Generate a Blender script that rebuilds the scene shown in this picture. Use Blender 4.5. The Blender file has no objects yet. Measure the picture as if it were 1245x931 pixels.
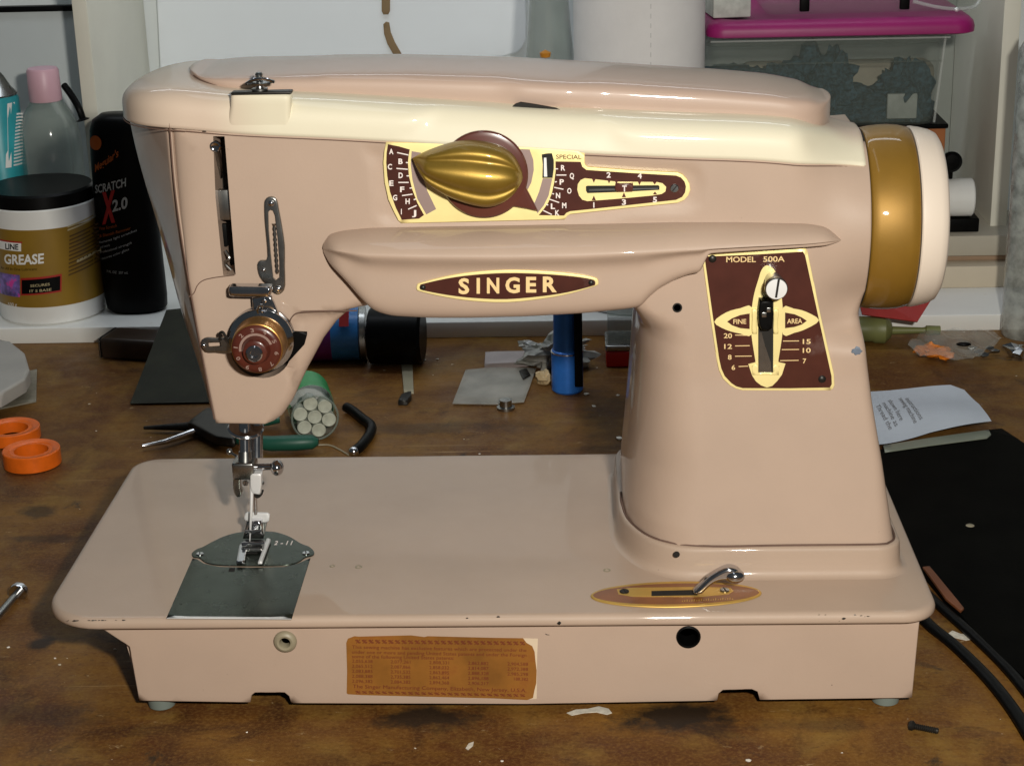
import bpy, bmesh, math, random
import numpy as np
from mathutils import Vector, Matrix
from mathutils.geometry import delaunay_2d_cdt
random.seed(7); rng = np.random.RandomState(3)
SC = bpy.context.scene
S = 0.01                                   # everything below is written in centimetres

# ------------------------------------------------------------------ camera
CF, CPI, CYA, CRO = 2183.63, 0.33971, -0.041162, -0.026548
CC = np.array([22.45895, -65.43977, 33.16555])
_F = np.array([math.sin(CYA)*math.cos(CPI), math.cos(CYA)*math.cos(CPI), -math.sin(CPI)])
_R0 = np.array([math.cos(CYA), -math.sin(CYA), 0.0]); _U0 = np.cross(_R0, _F)
_R = _R0*math.cos(CRO)+_U0*math.sin(CRO); _U = -_R0*math.sin(CRO)+_U0*math.cos(CRO)
cd = bpy.data.cameras.new('camera'); cam = bpy.data.objects.new('camera', cd)
SC.collection.objects.link(cam); SC.camera = cam
M = Matrix(((_R[0], _U[0], -_F[0], CC[0]*S), (_R[1], _U[1], -_F[1], CC[1]*S),
            (_R[2], _U[2], -_F[2], CC[2]*S), (0, 0, 0, 1)))
cam.matrix_world = M
cd.sensor_width = 36; cd.sensor_fit = 'HORIZONTAL'; cd.lens = 36*CF/1245
cd.clip_start = 0.01; cd.clip_end = 50

# ------------------------------------------------------------------ light
W = bpy.data.worlds.new('World'); SC.world = W; W.use_nodes = True
bg = W.node_tree.nodes['Background']; bg.inputs[0].default_value = (.80, .92, 1, 1); bg.inputs[1].default_value = 0.05
def lamp(name, kind, loc, target, power, col, size=None, size_y=None):
    l = bpy.data.lights.new(name, kind); l.energy = power; l.color = col
    if size: l.shape = 'RECTANGLE'; l.size = size*S; l.size_y = (size_y or size)*S
    o = bpy.data.objects.new(name, l); SC.collection.objects.link(o)
    o.location = Vector(loc)*S
    d = Vector(target)-Vector(loc); o.rotation_euler = d.to_track_quat('-Z', 'Y').to_euler()
    return o
fl = CC + _R*9.0 + _U*6.0
lamp('camera_flash', 'AREA', fl, (19, 8, 4), 6.7, (1, .955, .86), 3.5, 2.2)
lamp('ceiling_light', 'AREA', (5, 10, 170), (18, 12, 0), .9, (.86, .93, 1), 110, 16)
lamp('added_wall_fill', 'AREA', (10, 52, 75), (12, 78, 22), 2.0, (.86, .93, 1), 90, 10)  # added lamp out of frame, only there to brighten the back wall
SC.view_settings.view_transform = 'Standard'; SC.view_settings.look = 'None'
SC.view_settings.exposure = 0.0; SC.view_settings.gamma = 1
SC.render.engine = 'CYCLES'
SC.cycles.use_denoising = True
SC.cycles.max_bounces = 8
SC.cycles.caustics_reflective = False; SC.cycles.caustics_refractive = False

# ------------------------------------------------------------------ geometry helpers
TZ = -4.7                                   # table surface
YF = 4.6                                    # front plane of the machine's arm
def ray(x, y): return _F*CF + _R*(x-622.5) - _U*(y-465.5)
def P(x, y, Y=YF):
    d = ray(x, y); return CC + d*((Y-CC[1])/d[1])
def G(x, y, Z=0.0):
    d = ray(x, y); return CC + d*((Z-CC[2])/d[2])
ORG = {}
def link(o, parent=None):
    SC.collection.objects.link(o)
    if parent is not None: o.parent = parent
    return o
def meta(o, label=None, cat=None, group=None, kind=None):
    if label: o['label'] = label
    if cat: o['category'] = cat
    if group: o['group'] = group
    if kind: o['kind'] = kind
    return o
def thing(name, label, cat, loc, group=None):
    o = bpy.data.objects.new(name, None); link(o); o.location = Vector([float(v) for v in loc])*S
    o.empty_display_size = .01; ORG[o] = np.array(loc, float)
    return meta(o, label, cat, group)
def mesh(name, vs, fs, mat, parent=None, angle=35, origin=None, recalc=True):
    org = ORG[parent] if parent is not None else (np.array(origin, float) if origin is not None else np.zeros(3))
    vs = (np.asarray(vs, float)-org)*S
    me = bpy.data.meshes.new(name); me.from_pydata(vs.tolist(), [], [list(map(int, f)) for f in fs]); me.update()
    if recalc:
        bm = bmesh.new(); bm.from_mesh(me); bmesh.ops.recalc_face_normals(bm, faces=bm.faces); bm.to_mesh(me); bm.free()
    if angle > 0:
        me.shade_smooth(); me.set_sharp_from_angle(angle=math.radians(angle))
    me.materials.append(mat)
    o = bpy.data.objects.new(name, me); link(o, parent); ORG[o] = org
    if parent is None and origin is not None: o.location = Vector([float(v) for v in org])*S
    return o
class MB:
    def __init__(s): s.v = []; s.f = []
    def add(s, vs, fs):
        n = len(s.v); s.v += [tuple(map(float, v)) for v in vs]; s.f += [[i+n for i in f] for f in fs]; return s
    def build(s, name, mat, parent=None, **k): return mesh(name, s.v, s.f, mat, parent, **k)
def cr(pts, n=6, closed=True):
    p = np.asarray(pts, float); N = len(p); out = []
    for i in range(N if closed else N-1):
        a = p[(i-1) % N] if closed or i > 0 else p[0]*2-p[1]
        b = p[i]; c = p[(i+1) % N]
        d = p[(i+2) % N] if closed or i < N-2 else p[-1]*2-p[-2]
        for k in range(n):
            t = k/n
            out.append(.5*((2*b)+(c-a)*t+(2*a-5*b+4*c-d)*t*t+(3*b-a-3*c+d)*t**3))
    if not closed: out.append(p[-1])
    return np.array(out)
def interp(x, tab):
    t = np.asarray(tab, float); return np.interp(x, t[:, 0], t[:, 1])
def pch(x, tab):                                     # smooth interpolation of a table
    t = np.asarray(tab, float); xs = t[:, 0]; ys = t[:, 1]; x = np.asarray(x, float)
    m = np.gradient(ys, xs); i = np.clip(np.searchsorted(xs, x)-1, 0, len(xs)-2)
    h = xs[i+1]-xs[i]; u = np.clip((x-xs[i])/h, 0, 1)
    return (2*u**3-3*u**2+1)*ys[i]+(u**3-2*u**2+u)*h*m[i]+(-2*u**3+3*u**2)*ys[i+1]+(u**3-u**2)*h*m[i+1]
def sst(a, b, x):
    t = np.clip((np.asarray(x, float)-a)/(b-a), 0, 1); return t*t*(3-2*t)
def segd(pts, poly, closed=True):
    a = poly; b = np.roll(poly, -1, 0)
    if not closed: a = poly[:-1]; b = poly[1:]
    best = np.full(len(pts), 1e9); idx = np.zeros(len(pts), int); tt = np.zeros(len(pts))
    for i in range(len(a)):
        d = b[i]-a[i]; L = d@d+1e-12
        t = np.clip(((pts-a[i])@d)/L, 0, 1); q = a[i]+t[:, None]*d
        dd = np.hypot(*(pts-q).T); m = dd < best
        best[m] = dd[m]; idx[m] = i; tt[m] = t[m]
    return best, idx, tt
def inside(pts, poly):
    x, y = pts.T; r = np.zeros(len(pts), bool); n = len(poly)
    for i in range(n):
        x1, y1 = poly[i]; x2, y2 = poly[(i+1) % n]
        c = ((y1 > y) != (y2 > y))
        with np.errstate(divide='ignore', invalid='ignore'):
            r ^= c & (x < (x2-x1)*(y-y1)/(y2-y1+1e-15)+x1)
    return r
def resample(poly, step, extra=None):
    out = []; ex = []; n = len(poly)
    for i in range(n):
        a = poly[i]; b = poly[(i+1) % n]; k = max(1, int(math.ceil(np.hypot(*(b-a))/step)))
        for j in range(k):
            t = j/k; out.append(a+(b-a)*t)
            if extra is not None: ex.append(extra[i]*(1-t)+extra[(i+1) % n]*t)
    return np.array(out), (np.array(ex) if extra is not None else None)
def area2(p):
    return .5*np.sum(p[:, 0]*np.roll(p[:, 1], -1)-np.roll(p[:, 0], -1)*p[:, 1])
def sheet(poly, holes=(), rr=None, step=.3, h=None, bulge=None):
    """CDT of a polygon (a,b) with rounded edges; returns verts (a,b,depth) and tris.  rr: (n,2) rx, ry per vertex"""
    poly = np.asarray(poly, float)
    if rr is None: rr = np.zeros((len(poly), 2))
    rr = np.asarray(rr, float)
    if area2(poly) < 0: poly = poly[::-1]; rr = rr[::-1]
    bp, br = resample(poly, step, rr)
    pts = [bp]; edges = [(i, (i+1) % len(bp)) for i in range(len(bp))]; off = len(bp)
    hp = []
    for hh in holes:
        q, _ = resample(np.asarray(hh, float), step); hp.append(np.asarray(hh, float))
        pts.append(q); edges += [(off+i, off+(i+1) % len(q)) for i in range(len(q))]; off += len(q)
    tan = np.roll(bp, -1, 0)-np.roll(bp, 1, 0); tan /= np.hypot(*tan.T)[:, None]+1e-9
    nor = np.stack([-tan[:, 1], tan[:, 0]], 1)
    if br[:, 0].max() > 0:
        for k in (.05, .15, .3, .5, .75, 1.0):
            q = bp+nor*br[:, :1]*k; m = br[:, 0] > 0
            d, _, _ = segd(q, bp); m &= d >= .93*k*br[:, 0]; m &= inside(q, poly)
            pts.append(q[m])
    lo = bp.min(0); hi = bp.max(0)
    if h is not None or bulge is not None or br[:, 0].max() > 0:
        gx, gy = np.meshgrid(np.arange(lo[0], hi[0], step), np.arange(lo[1], hi[1], step))
        g = np.stack([gx.ravel(), gy.ravel()], 1); g = g[inside(g, poly)]
        d, i, t = segd(g, bp); rx = br[i, 0]*(1-t)+br[(i+1) % len(bp), 0]*t
        g = g[d > rx+.35*step]
        pts.append(g)
    allp = np.concatenate(pts)
    for hh in hp:
        pass
    vs, _, fs, *_ = delaunay_2d_cdt([Vector(p) for p in allp.tolist()], edges, [], 1, 1e-6)
    v = np.array([tuple(q) for q in vs]); f = np.array([list(q) for q in fs])
    for hh in hp:
        c = v[f].mean(1); f = f[~inside(c, hh)]
    used = np.unique(f); mp = -np.ones(len(v), int); mp[used] = np.arange(len(used)); v = v[used]; f = mp[f]
    dep = np.zeros(len(v))
    if br[:, 0].max() > 0:
        d, i, t = segd(v, bp); j = (i+1) % len(bp)
        rx = br[i, 0]*(1-t)+br[j, 0]*t; ry = br[i, 1]*(1-t)+br[j, 1]*t
        u = np.clip(1-d/np.maximum(rx, 1e-6), 0, 1)
        dep = np.where(rx > 1e-6, ry*(1-np.sqrt(np.maximum(0, 1-u*u))), 0)
    return v, f, dep
def solid(name, poly, mat, parent, front, back, holes=(), rr=None, step=.3, hfun=None, plane='Y', angle=35, origin=None):
    """prism from a (x,z) polygon (plane Y; front<back) or (x,y) polygon (plane Z; front = top, back = bottom)"""
    v, f, dep = sheet(poly, holes, rr, step, h=hfun)
    sgn = 1 if plane == 'Y' else -1
    y = front+sgn*dep
    if hfun is not None: y = y+sgn*hfun(v[:, 0], v[:, 1])
    n = len(v)
    if plane == 'Y': A = np.stack([v[:, 0], y, v[:, 1]], 1); B = np.stack([v[:, 0], np.full(n, back), v[:, 1]], 1)
    else: A = np.stack([v[:, 0], v[:, 1], y], 1); B = np.stack([v[:, 0], v[:, 1], np.full(n, back)], 1)
    fs = f.tolist()+[[a+n, c+n, b+n] for a, b, c in f.tolist()]
    cnt = {}
    for a, b, c in f.tolist():
        for e in ((a, b), (b, c), (c, a)): cnt[tuple(sorted(e))] = cnt.get(tuple(sorted(e)), 0)+1
    for a, b, c in f.tolist():
        for e in ((a, b), (b, c), (c, a)):
            if cnt[tuple(sorted(e))] == 1: fs.append([e[1], e[0], e[0]+n, e[1]+n])
    return mesh(name, np.concatenate([A, B]), fs, mat, parent, angle=angle, origin=origin)
def pxY(pts, Y=YF): return np.array([P(x, y, Y)[[0, 2]] for x, y in pts])
def pxZ(pts, Z=0): return np.array([G(x, y, Z)[[0, 1]] for x, y in pts])
def plateY(name, pts, mat, parent, Y, th, r=.03, holes=(), step=.6, **k):
    poly = pxY(pts, Y); rr = np.full((len(poly), 2), r) if r else None
    return solid(name, poly, mat, parent, Y, Y+th, [pxY(h, Y) for h in holes], rr, step, **k)
def plateZ(name, pts, mat, parent, Z, th, r=.03, holes=(), step=.6, **k):
    poly = pxZ(pts, Z); rr = np.full((len(poly), 2), r) if r else None
    return solid(name, poly, mat, parent, Z, Z-th, [pxZ(h, Z) for h in holes], rr, step, plane='Z', **k)
def loft(rings, cap=True, closed=True):
    rings = np.asarray(rings, float); n, m, _ = rings.shape; fs = []
    for i in range(n-1):
        for j in range(m if closed else m-1):
            a = i*m+j; b = i*m+(j+1) % m; fs.append([a, b, b+m, a+m])
    if cap: fs.append(list(range(m))[::-1]); fs.append([(n-1)*m+j for j in range(m)])
    return rings.reshape(-1, 3), fs
def basis(ax):
    ax = np.asarray(ax, float); ax = ax/np.linalg.norm(ax)
    t = np.array([0, 0, 1.]) if abs(ax[2]) < .9 else np.array([1., 0, 0])
    u = np.cross(t, ax); u /= np.linalg.norm(u); return ax, u, np.cross(ax, u)
def lathe_g(c, ax, prof, n=40, ex=1.0, cap=True):
    ax, u, w = basis(ax); c = np.asarray(c, float); R = []
    for s, r in prof:
        R.append([c+ax*s+(u*math.cos(2*math.pi*k/n)*ex+w*math.sin(2*math.pi*k/n))*max(r, 1e-4) for k in range(n)])
    return loft(R, cap=cap)
def lathe(name, c, ax, prof, mat, parent=None, n=40, ex=1.0, cap=True, **k):
    v, f = lathe_g(c, ax, prof, n, ex, cap); return mesh(name, v, f, mat, parent, **k)
def tube_g(pts, r, n=10, closed=False):
    p = np.asarray(pts, float); N = len(p); r = np.broadcast_to(r, (N,)); R = []
    prev = None
    for i in range(N):
        a = p[max(0, i-1)]; b = p[min(N-1, i+1)]
        if closed: a = p[i-1]; b = p[(i+1) % N]
        t = (b-a)/np.linalg.norm(b-a)
        if prev is None: _, u, w = basis(t)
        else:
            u = prev-t*(prev@t); u /= np.linalg.norm(u); w = np.cross(t, u)
        prev = u
        R.append([p[i]+(u*math.cos(2*math.pi*k/n)+w*math.sin(2*math.pi*k/n))*r[i] for k in range(n)])
    if closed: R.append(R[0]); return loft(R, cap=False)
    return loft(R)
def tube(name, pts, r, mat, parent=None, n=10, closed=False, **k):
    v, f = tube_g(pts, r, n, closed); return mesh(name, v, f, mat, parent, **k)
def box_g(lo, hi, b=0.05, rotz=0, c=None):
    bm = bmesh.new(); bmesh.ops.create_cube(bm, size=1)
    lo = np.array(lo, float); hi = np.array(hi, float)
    for v in bm.verts: v.co = Vector(((v.co.x+.5)*(hi[0]-lo[0])+lo[0], (v.co.y+.5)*(hi[1]-lo[1])+lo[1], (v.co.z+.5)*(hi[2]-lo[2])+lo[2]))
    if b > 0: bmesh.ops.bevel(bm, geom=bm.edges[:]+bm.verts[:], offset=b, segments=3, profile=.5, affect='EDGES', clamp_overlap=True)
    V = np.array([tuple(v.co) for v in bm.verts]); F = [[v.index for v in f.verts] for f in bm.faces]; bm.free()
    if rotz:
        c = (lo+hi)/2 if c is None else np.asarray(c, float); ca, sa = math.cos(rotz), math.sin(rotz)
        d = V-c; V = np.stack([c[0]+d[:, 0]*ca-d[:, 1]*sa, c[1]+d[:, 0]*sa+d[:, 1]*ca, V[:, 2]], 1)
    return V, F
def box(name, lo, hi, mat, parent=None, b=.05, rotz=0, c=None, **k):
    v, f = box_g(lo, hi, b, rotz, c); return mesh(name, v, f, mat, parent, **k)
def sphere_g(c, r, n=20, sq=(1, 1, 1)):
    R = []
    for i in range(n+1):
        a = math.pi*i/n
        R.append([np.array(c)+np.array([math.sin(a)*math.cos(2*math.pi*k/n)*sq[0], math.sin(a)*math.sin(2*math.pi*k/n)*sq[1], math.cos(a)*sq[2]])*r if 0 < i < n else np.array(c)+np.array([1e-5*math.cos(2*math.pi*k/n), 1e-5*math.sin(2*math.pi*k/n), math.cos(a)*sq[2]*r]) for k in range(n)])
    return loft(R, cap=False)
_tc = {}
def text_g(s, p0, p1, pu, bold=.0, cap=.73):
    """text with baseline p0->p1 and cap height vector (pu-p0)"""
    key = (s, bold)
    if key not in _tc:
        c = bpy.data.curves.new('t', 'FONT'); c.body = s; c.offset = bold; c.resolution_u = 3
        o = bpy.data.objects.new('t', c); SC.collection.objects.link(o)
        dg = bpy.context.evaluated_depsgraph_get(); me = bpy.data.meshes.new_from_object(o.evaluated_get(dg))
        v = np.array([tuple(q.co) for q in me.vertices]).reshape(-1, 3); f = [list(q.vertices) for q in me.polygons]
        bpy.data.objects.remove(o); bpy.data.curves.remove(c); bpy.data.meshes.remove(me); _tc[key] = (v, f)
    v, f = _tc[key]
    p0, p1, pu = [np.asarray(q, float) for q in (p0, p1, pu)]
    x0 = v[:, 0].min(); w = v[:, 0].max()-x0
    out = p0+((v[:, 0]-x0)/w)[:, None]*(p1-p0)+(v[:, 1]/cap)[:, None]*(pu-p0)
    return out, f
def textY(mb, s, x0, y0, x1, y1, h, Y, bold=.0):
    mb.add(*text_g(s, P(x0, y0, Y), P(x1, y1, Y), P(x0, y0-h, Y), bold))
def textN(name, mb, mat, parent): return mb.build(name, mat, parent, angle=0, recalc=False)
def quadY(mb, x0, y0, x1, y1, w, Y):               # thin flat bar between two pixels on the plane Y
    a = P(x0, y0, Y); b = P(x1, y1, Y); d = b-a; n = np.array([-d[2], 0, d[0]]); n = n/np.linalg.norm(n)*w/2
    mb.add([a-n, b-n, b+n, a+n], [[0, 1, 2, 3]])

from mathutils import noise as mnoise
def blob_g(c, r, sc=(1, 1, 1), amp=.25, fr=1.2, seed=0, sub=3):
    bm = bmesh.new(); bmesh.ops.create_icosphere(bm, subdivisions=sub, radius=1)
    V = []
    for v in bm.verts:
        n = mnoise.fractal(v.co*fr+Vector((seed*3.1, seed, 0)), 1, 2, 4); k = 1+amp*n*2
        V.append([c[0]+v.co.x*r*sc[0]*k, c[1]+v.co.y*r*sc[1]*k, c[2]+v.co.z*r*sc[2]*k])
    F = [[v.index for v in f.verts] for f in bm.faces]; bm.free(); return np.array(V), F
# ------------------------------------------------------------------ materials
def mat(name, base, rough=.5, metal=0, coat=0, var=.06, vscale=3, bump=0, bscale=40, trans=0, ior=1.45, spec=.5, rvar=0, stain=None, alpha=1):
    m = bpy.data.materials.new(name); m.use_nodes = True; nt = m.node_tree; N = nt.nodes; L = nt.links
    b = N['Principled BSDF']; b.inputs['Roughness'].default_value = rough; b.inputs['Metallic'].default_value = metal
    b.inputs['Coat Weight'].default_value = coat; b.inputs['Coat Roughness'].default_value = .045
    b.inputs['Transmission Weight'].default_value = trans; b.inputs['IOR'].default_value = ior; b.inputs['Alpha'].default_value = alpha
    b.inputs['Specular IOR Level'].default_value = spec
    tc = N.new('ShaderNodeTexCoord'); mp = N.new('ShaderNodeMapping'); mp.inputs['Scale'].default_value = (100, 100, 100)
    L.new(tc.outputs['Object'], mp.inputs[0])
    def noise(sc, det=4, rg=.55):
        n = N.new('ShaderNodeTexNoise'); n.inputs['Scale'].default_value = sc; n.inputs['Detail'].default_value = det; n.inputs['Roughness'].default_value = rg
        L.new(mp.outputs[0], n.inputs['Vector']); return n
    n1 = noise(1/vscale)
    mr = N.new('ShaderNodeMapRange'); mr.inputs[1].default_value = .3; mr.inputs[2].default_value = .7; mr.inputs[3].default_value = 1-var; mr.inputs[4].default_value = 1+var
    L.new(n1.outputs['Fac'], mr.inputs[0])
    mx = N.new('ShaderNodeVectorMath'); mx.operation = 'SCALE'; mx.inputs[0].default_value = base[:3]; L.new(mr.outputs[0], mx.inputs['Scale'])
    col = mx.outputs[0]
    if stain:                                   # (colour, scale, threshold, strength)
        n2 = noise(1/stain[1], 6, .65); r2 = N.new('ShaderNodeMapRange'); r2.inputs[1].default_value = stain[2]; r2.inputs[2].default_value = stain[2]+.08; r2.inputs[4].default_value = stain[3]
        L.new(n2.outputs['Fac'], r2.inputs[0])
        mm = N.new('ShaderNodeMix'); mm.data_type = 'RGBA'; L.new(r2.outputs[0], mm.inputs['Factor']); L.new(col, mm.inputs[6]); mm.inputs[7].default_value = (*stain[0], 1); col = mm.outputs[2]
    L.new(col, b.inputs['Base Color'])
    if rvar:
        n3 = noise(1.2, 5); r3 = N.new('ShaderNodeMapRange'); r3.inputs[3].default_value = rough-rvar; r3.inputs[4].default_value = rough+rvar; L.new(n3.outputs['Fac'], r3.inputs[0]); L.new(r3.outputs[0], b.inputs['Roughness'])
    if bump:
        n4 = noise(bscale, 3); bp = N.new('ShaderNodeBump'); bp.inputs['Strength'].default_value = bump; bp.inputs['Distance'].default_value = .0003
        L.new(n4.outputs['Fac'], bp.inputs['Height']); L.new(bp.outputs[0], b.inputs['Normal'])
    m['n'] = 0
    return m
BEIGE = (.45, .334, .260)
CREAM = (.74, .685, .53)
m_beige = mat('beige_enamel', BEIGE, .50, spec=.35, coat=.6, var=.035, vscale=4, bump=.12, bscale=9, rvar=.05, stain=((.17, .12, .10), .28, .70, .6))
m_beige2 = mat('beige_enamel_bed', (.44, .330, .254), .50, spec=.3, coat=.5, var=.05, vscale=5, bump=.15, bscale=9, rvar=.07, stain=((.15, .12, .11), .26, .70, .65))
m_cream = mat('cream_enamel', CREAM, .5, spec=.35, coat=.6, var=.02, vscale=4, bump=.05, bscale=9, rvar=.04)
m_rim = mat('pale_plastic', (.74, .64, .54), .35, coat=.1, var=.02)
m_bronze = mat('bronze_metallic_paint', (.27, .145, .018), .5, metal=.35, coat=.5, var=.05, vscale=1, bump=.1, bscale=30)
m_knob = mat('bronze_knob_paint', (.25, .155, .022), .42, metal=.55, coat=.2, var=.10, vscale=.8, bump=.12, bscale=25, stain=((.22, .08, .02), .25, .7, .7))
m_gold = mat('brushed_gold', (.95, .80, .36), .40, metal=.25, var=.05, vscale=1)
m_brown = mat('brown_enamel', (.065, .018, .012), .3, coat=.3, var=.15, vscale=1, stain=((.16, .10, .09), 2.2, .60, .4))
m_dbrown = mat('dark_brown_plastic', (.10, .03, .022), .25, coat=.4, var=.1)
m_red = mat('red_brown_dial', (.080, .018, .011), .3, coat=.3, var=.12, vscale=.5)
m_mauve = mat('dull_mauve_metal', (.33, .24, .22), .4, metal=.3, var=.05)
m_chrome = mat('chrome', (.58, .58, .60), .13, metal=1, var=.08, vscale=1, rvar=.05)
m_steel = mat('dull_steel', (.33, .33, .32), .28, metal=1, var=.12, vscale=1, rvar=.08)
m_plate = mat('polished_plate_steel', (.068, .082, .066), .26, metal=.9, var=.16, vscale=1.2, rvar=.08, bump=.05, bscale=12)
m_white_m = mat('bright_satin_metal', (.80, .80, .80), .45, metal=.4, var=.03)
m_black = mat('black_plastic', (.003, .003, .003), .38, var=.2, spec=.12)
m_bolt = mat('worn_black_steel', (.03, .028, .025), .4, metal=.6, var=.3, vscale=.4)
m_void = mat('dark_interior', (.012, .01, .008), .8, var=.2)
m_goldtext = mat('gold_print', (.80, .58, .28), .5, var=.04)
m_whitetext = mat('white_print', (.80, .72, .68), .5, var=.04)
m_dial_ink = mat('dial_print', (.26, .17, .14), .5, var=.1)
m_rubber = mat('grey_green_rubber', (.16, .19, .17), .7, var=.1)
m_seam = mat('seam_grime', (.13, .075, .055), .8, var=.3)
m_ring = mat('cream_ring', (.27, .235, .16), .45, var=.1)
m_wallgrey = mat('white_wall_paint', (.78, .82, .82), .6, var=.03, vscale=15)
m_shelf = mat('white_shelf_paint', (.80, .80, .77), .5, var=.04, vscale=6, stain=((.55, .50, .42), 3, .66, .5))
m_cream_edge = mat('cream_edge_paint', (.78, .76, .66), .5, var=.04, vscale=6)

# wood of the bench
def wood_mat():
    m = bpy.data.materials.new('stained_bench_wood'); m.use_nodes = True; nt = m.node_tree; N = nt.nodes; L = nt.links; b = N['Principled BSDF']
    tc = N.new('ShaderNodeTexCoord')
    def noise(sc, vec=(100, 100, 100), det=6, rg=.6, dist=0):
        mp = N.new('ShaderNodeMapping'); mp.inputs['Scale'].default_value = vec; L.new(tc.outputs['Object'], mp.inputs[0])
        n = N.new('ShaderNodeTexNoise'); n.inputs['Scale'].default_value = sc; n.inputs['Detail'].default_value = det; n.inputs['Roughness'].default_value = rg; n.inputs['Distortion'].default_value = dist
        L.new(mp.outputs[0], n.inputs['Vector']); return n.outputs['Fac']
    def rng_(v, a, b_, lo=0, hi=1):
        r = N.new('ShaderNodeMapRange'); r.inputs[1].default_value = a; r.inputs[2].default_value = b_; r.inputs[3].default_value = lo; r.inputs[4].default_value = hi; L.new(v, r.inputs[0]); return r.outputs[0]
    def mix(f, a, c):
        x = N.new('ShaderNodeMix'); x.data_type = 'RGBA'
        L.new(f, x.inputs['Factor'])
        for s, q in ((6, a), (7, c)):
            if isinstance(q, tuple): x.inputs[s].default_value = (*q, 1)
            else: L.new(q, x.inputs[s])
        return x.outputs[2]
    blot = noise(.12, det=7, rg=.62, dist=.4)
    c = mix(rng_(blot, .40, .60), (.082, .028, .006), (.210, .100, .017))
    blot2 = noise(.33, det=6, dist=.6)
    c = mix(rng_(blot2, .5, .72, 0, .75), c, (.24, .142, .030))
    c = mix(rng_(noise(.22, det=6, dist=1.2), .56, .70, 0, .85), c, (.035, .013, .005))
    grain = noise(1.0, (10, 160, 100), det=5, rg=.7)
    c = mix(rng_(grain, .35, .75, 0, .5), c, (.10, .036, .014))
    fine = noise(6, det=3)
    c = mix(rng_(fine, .45, .75, 0, .45), c, (.27, .145, .04))
    c = mix(rng_(noise(3.2, (70, 110, 100), det=5, rg=.75), .54, .68, 0, .6), c, (.05, .017, .006))
    oil = noise(.16, det=8, rg=.7, dist=.8)
    c = mix(rng_(oil, .63, .69, 0, .9), c, (.03, .022, .014))
    pale = noise(1.1, (55, 120, 100), det=6, rg=.75, dist=.6)
    c = mix(rng_(pale, .645, .69, 0, .55), c, (.46, .33, .17))
    scr = noise(.9, (8, 420, 100), det=3, rg=.5)
    c = mix(rng_(scr, .70, .73, 0, .5), c, (.50, .34, .17))
    scr2 = noise(1.3, (260, 14, 100), det=3, rg=.5)
    c = mix(rng_(scr2, .73, .75, 0, .4), c, (.05, .02, .01))
    c = mix(rng_(noise(1.9, det=2, rg=.5), .755, .775, 0, .9), c, (.70, .62, .50))
    wob = noise(.35, det=7, rg=.7)
    sep = N.new('ShaderNodeSeparateXYZ'); L.new(tc.outputs['Object'], sep.inputs[0])
    def mm_(op, a, d):
        q = N.new('ShaderNodeMath'); q.operation = op
        for i_, z_ in enumerate((a, d)):
            if isinstance(z_, (int, float)): q.inputs[i_].default_value = z_
            else: L.new(z_, q.inputs[i_])
        return q.outputs[0]
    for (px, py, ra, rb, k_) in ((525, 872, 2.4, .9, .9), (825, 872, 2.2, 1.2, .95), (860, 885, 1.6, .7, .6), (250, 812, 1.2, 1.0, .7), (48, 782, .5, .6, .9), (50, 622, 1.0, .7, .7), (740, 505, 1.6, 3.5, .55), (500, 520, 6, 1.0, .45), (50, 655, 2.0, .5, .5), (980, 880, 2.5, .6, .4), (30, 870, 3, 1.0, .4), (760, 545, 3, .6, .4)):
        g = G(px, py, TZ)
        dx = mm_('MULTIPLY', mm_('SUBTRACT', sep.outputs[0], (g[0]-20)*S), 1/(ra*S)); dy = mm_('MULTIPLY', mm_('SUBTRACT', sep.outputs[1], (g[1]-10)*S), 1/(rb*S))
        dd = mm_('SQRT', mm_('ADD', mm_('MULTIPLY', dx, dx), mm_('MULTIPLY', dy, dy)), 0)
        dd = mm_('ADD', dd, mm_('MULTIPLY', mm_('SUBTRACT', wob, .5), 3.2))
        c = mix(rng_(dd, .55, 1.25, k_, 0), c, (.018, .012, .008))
    L.new(c, b.inputs['Base Color'])
    L.new(rng_(noise(.5, det=5), .3, .7, .42, .65), b.inputs['Roughness'])
    b.inputs['Specular IOR Level'].default_value = .22
    bp = N.new('ShaderNodeBump'); bp.inputs['Strength'].default_value = .35; bp.inputs['Distance'].default_value = .0006
    L.new(grain, bp.inputs['Height']); L.new(bp.outputs[0], b.inputs['Normal'])
    return m
m_wood = wood_mat()

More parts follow.
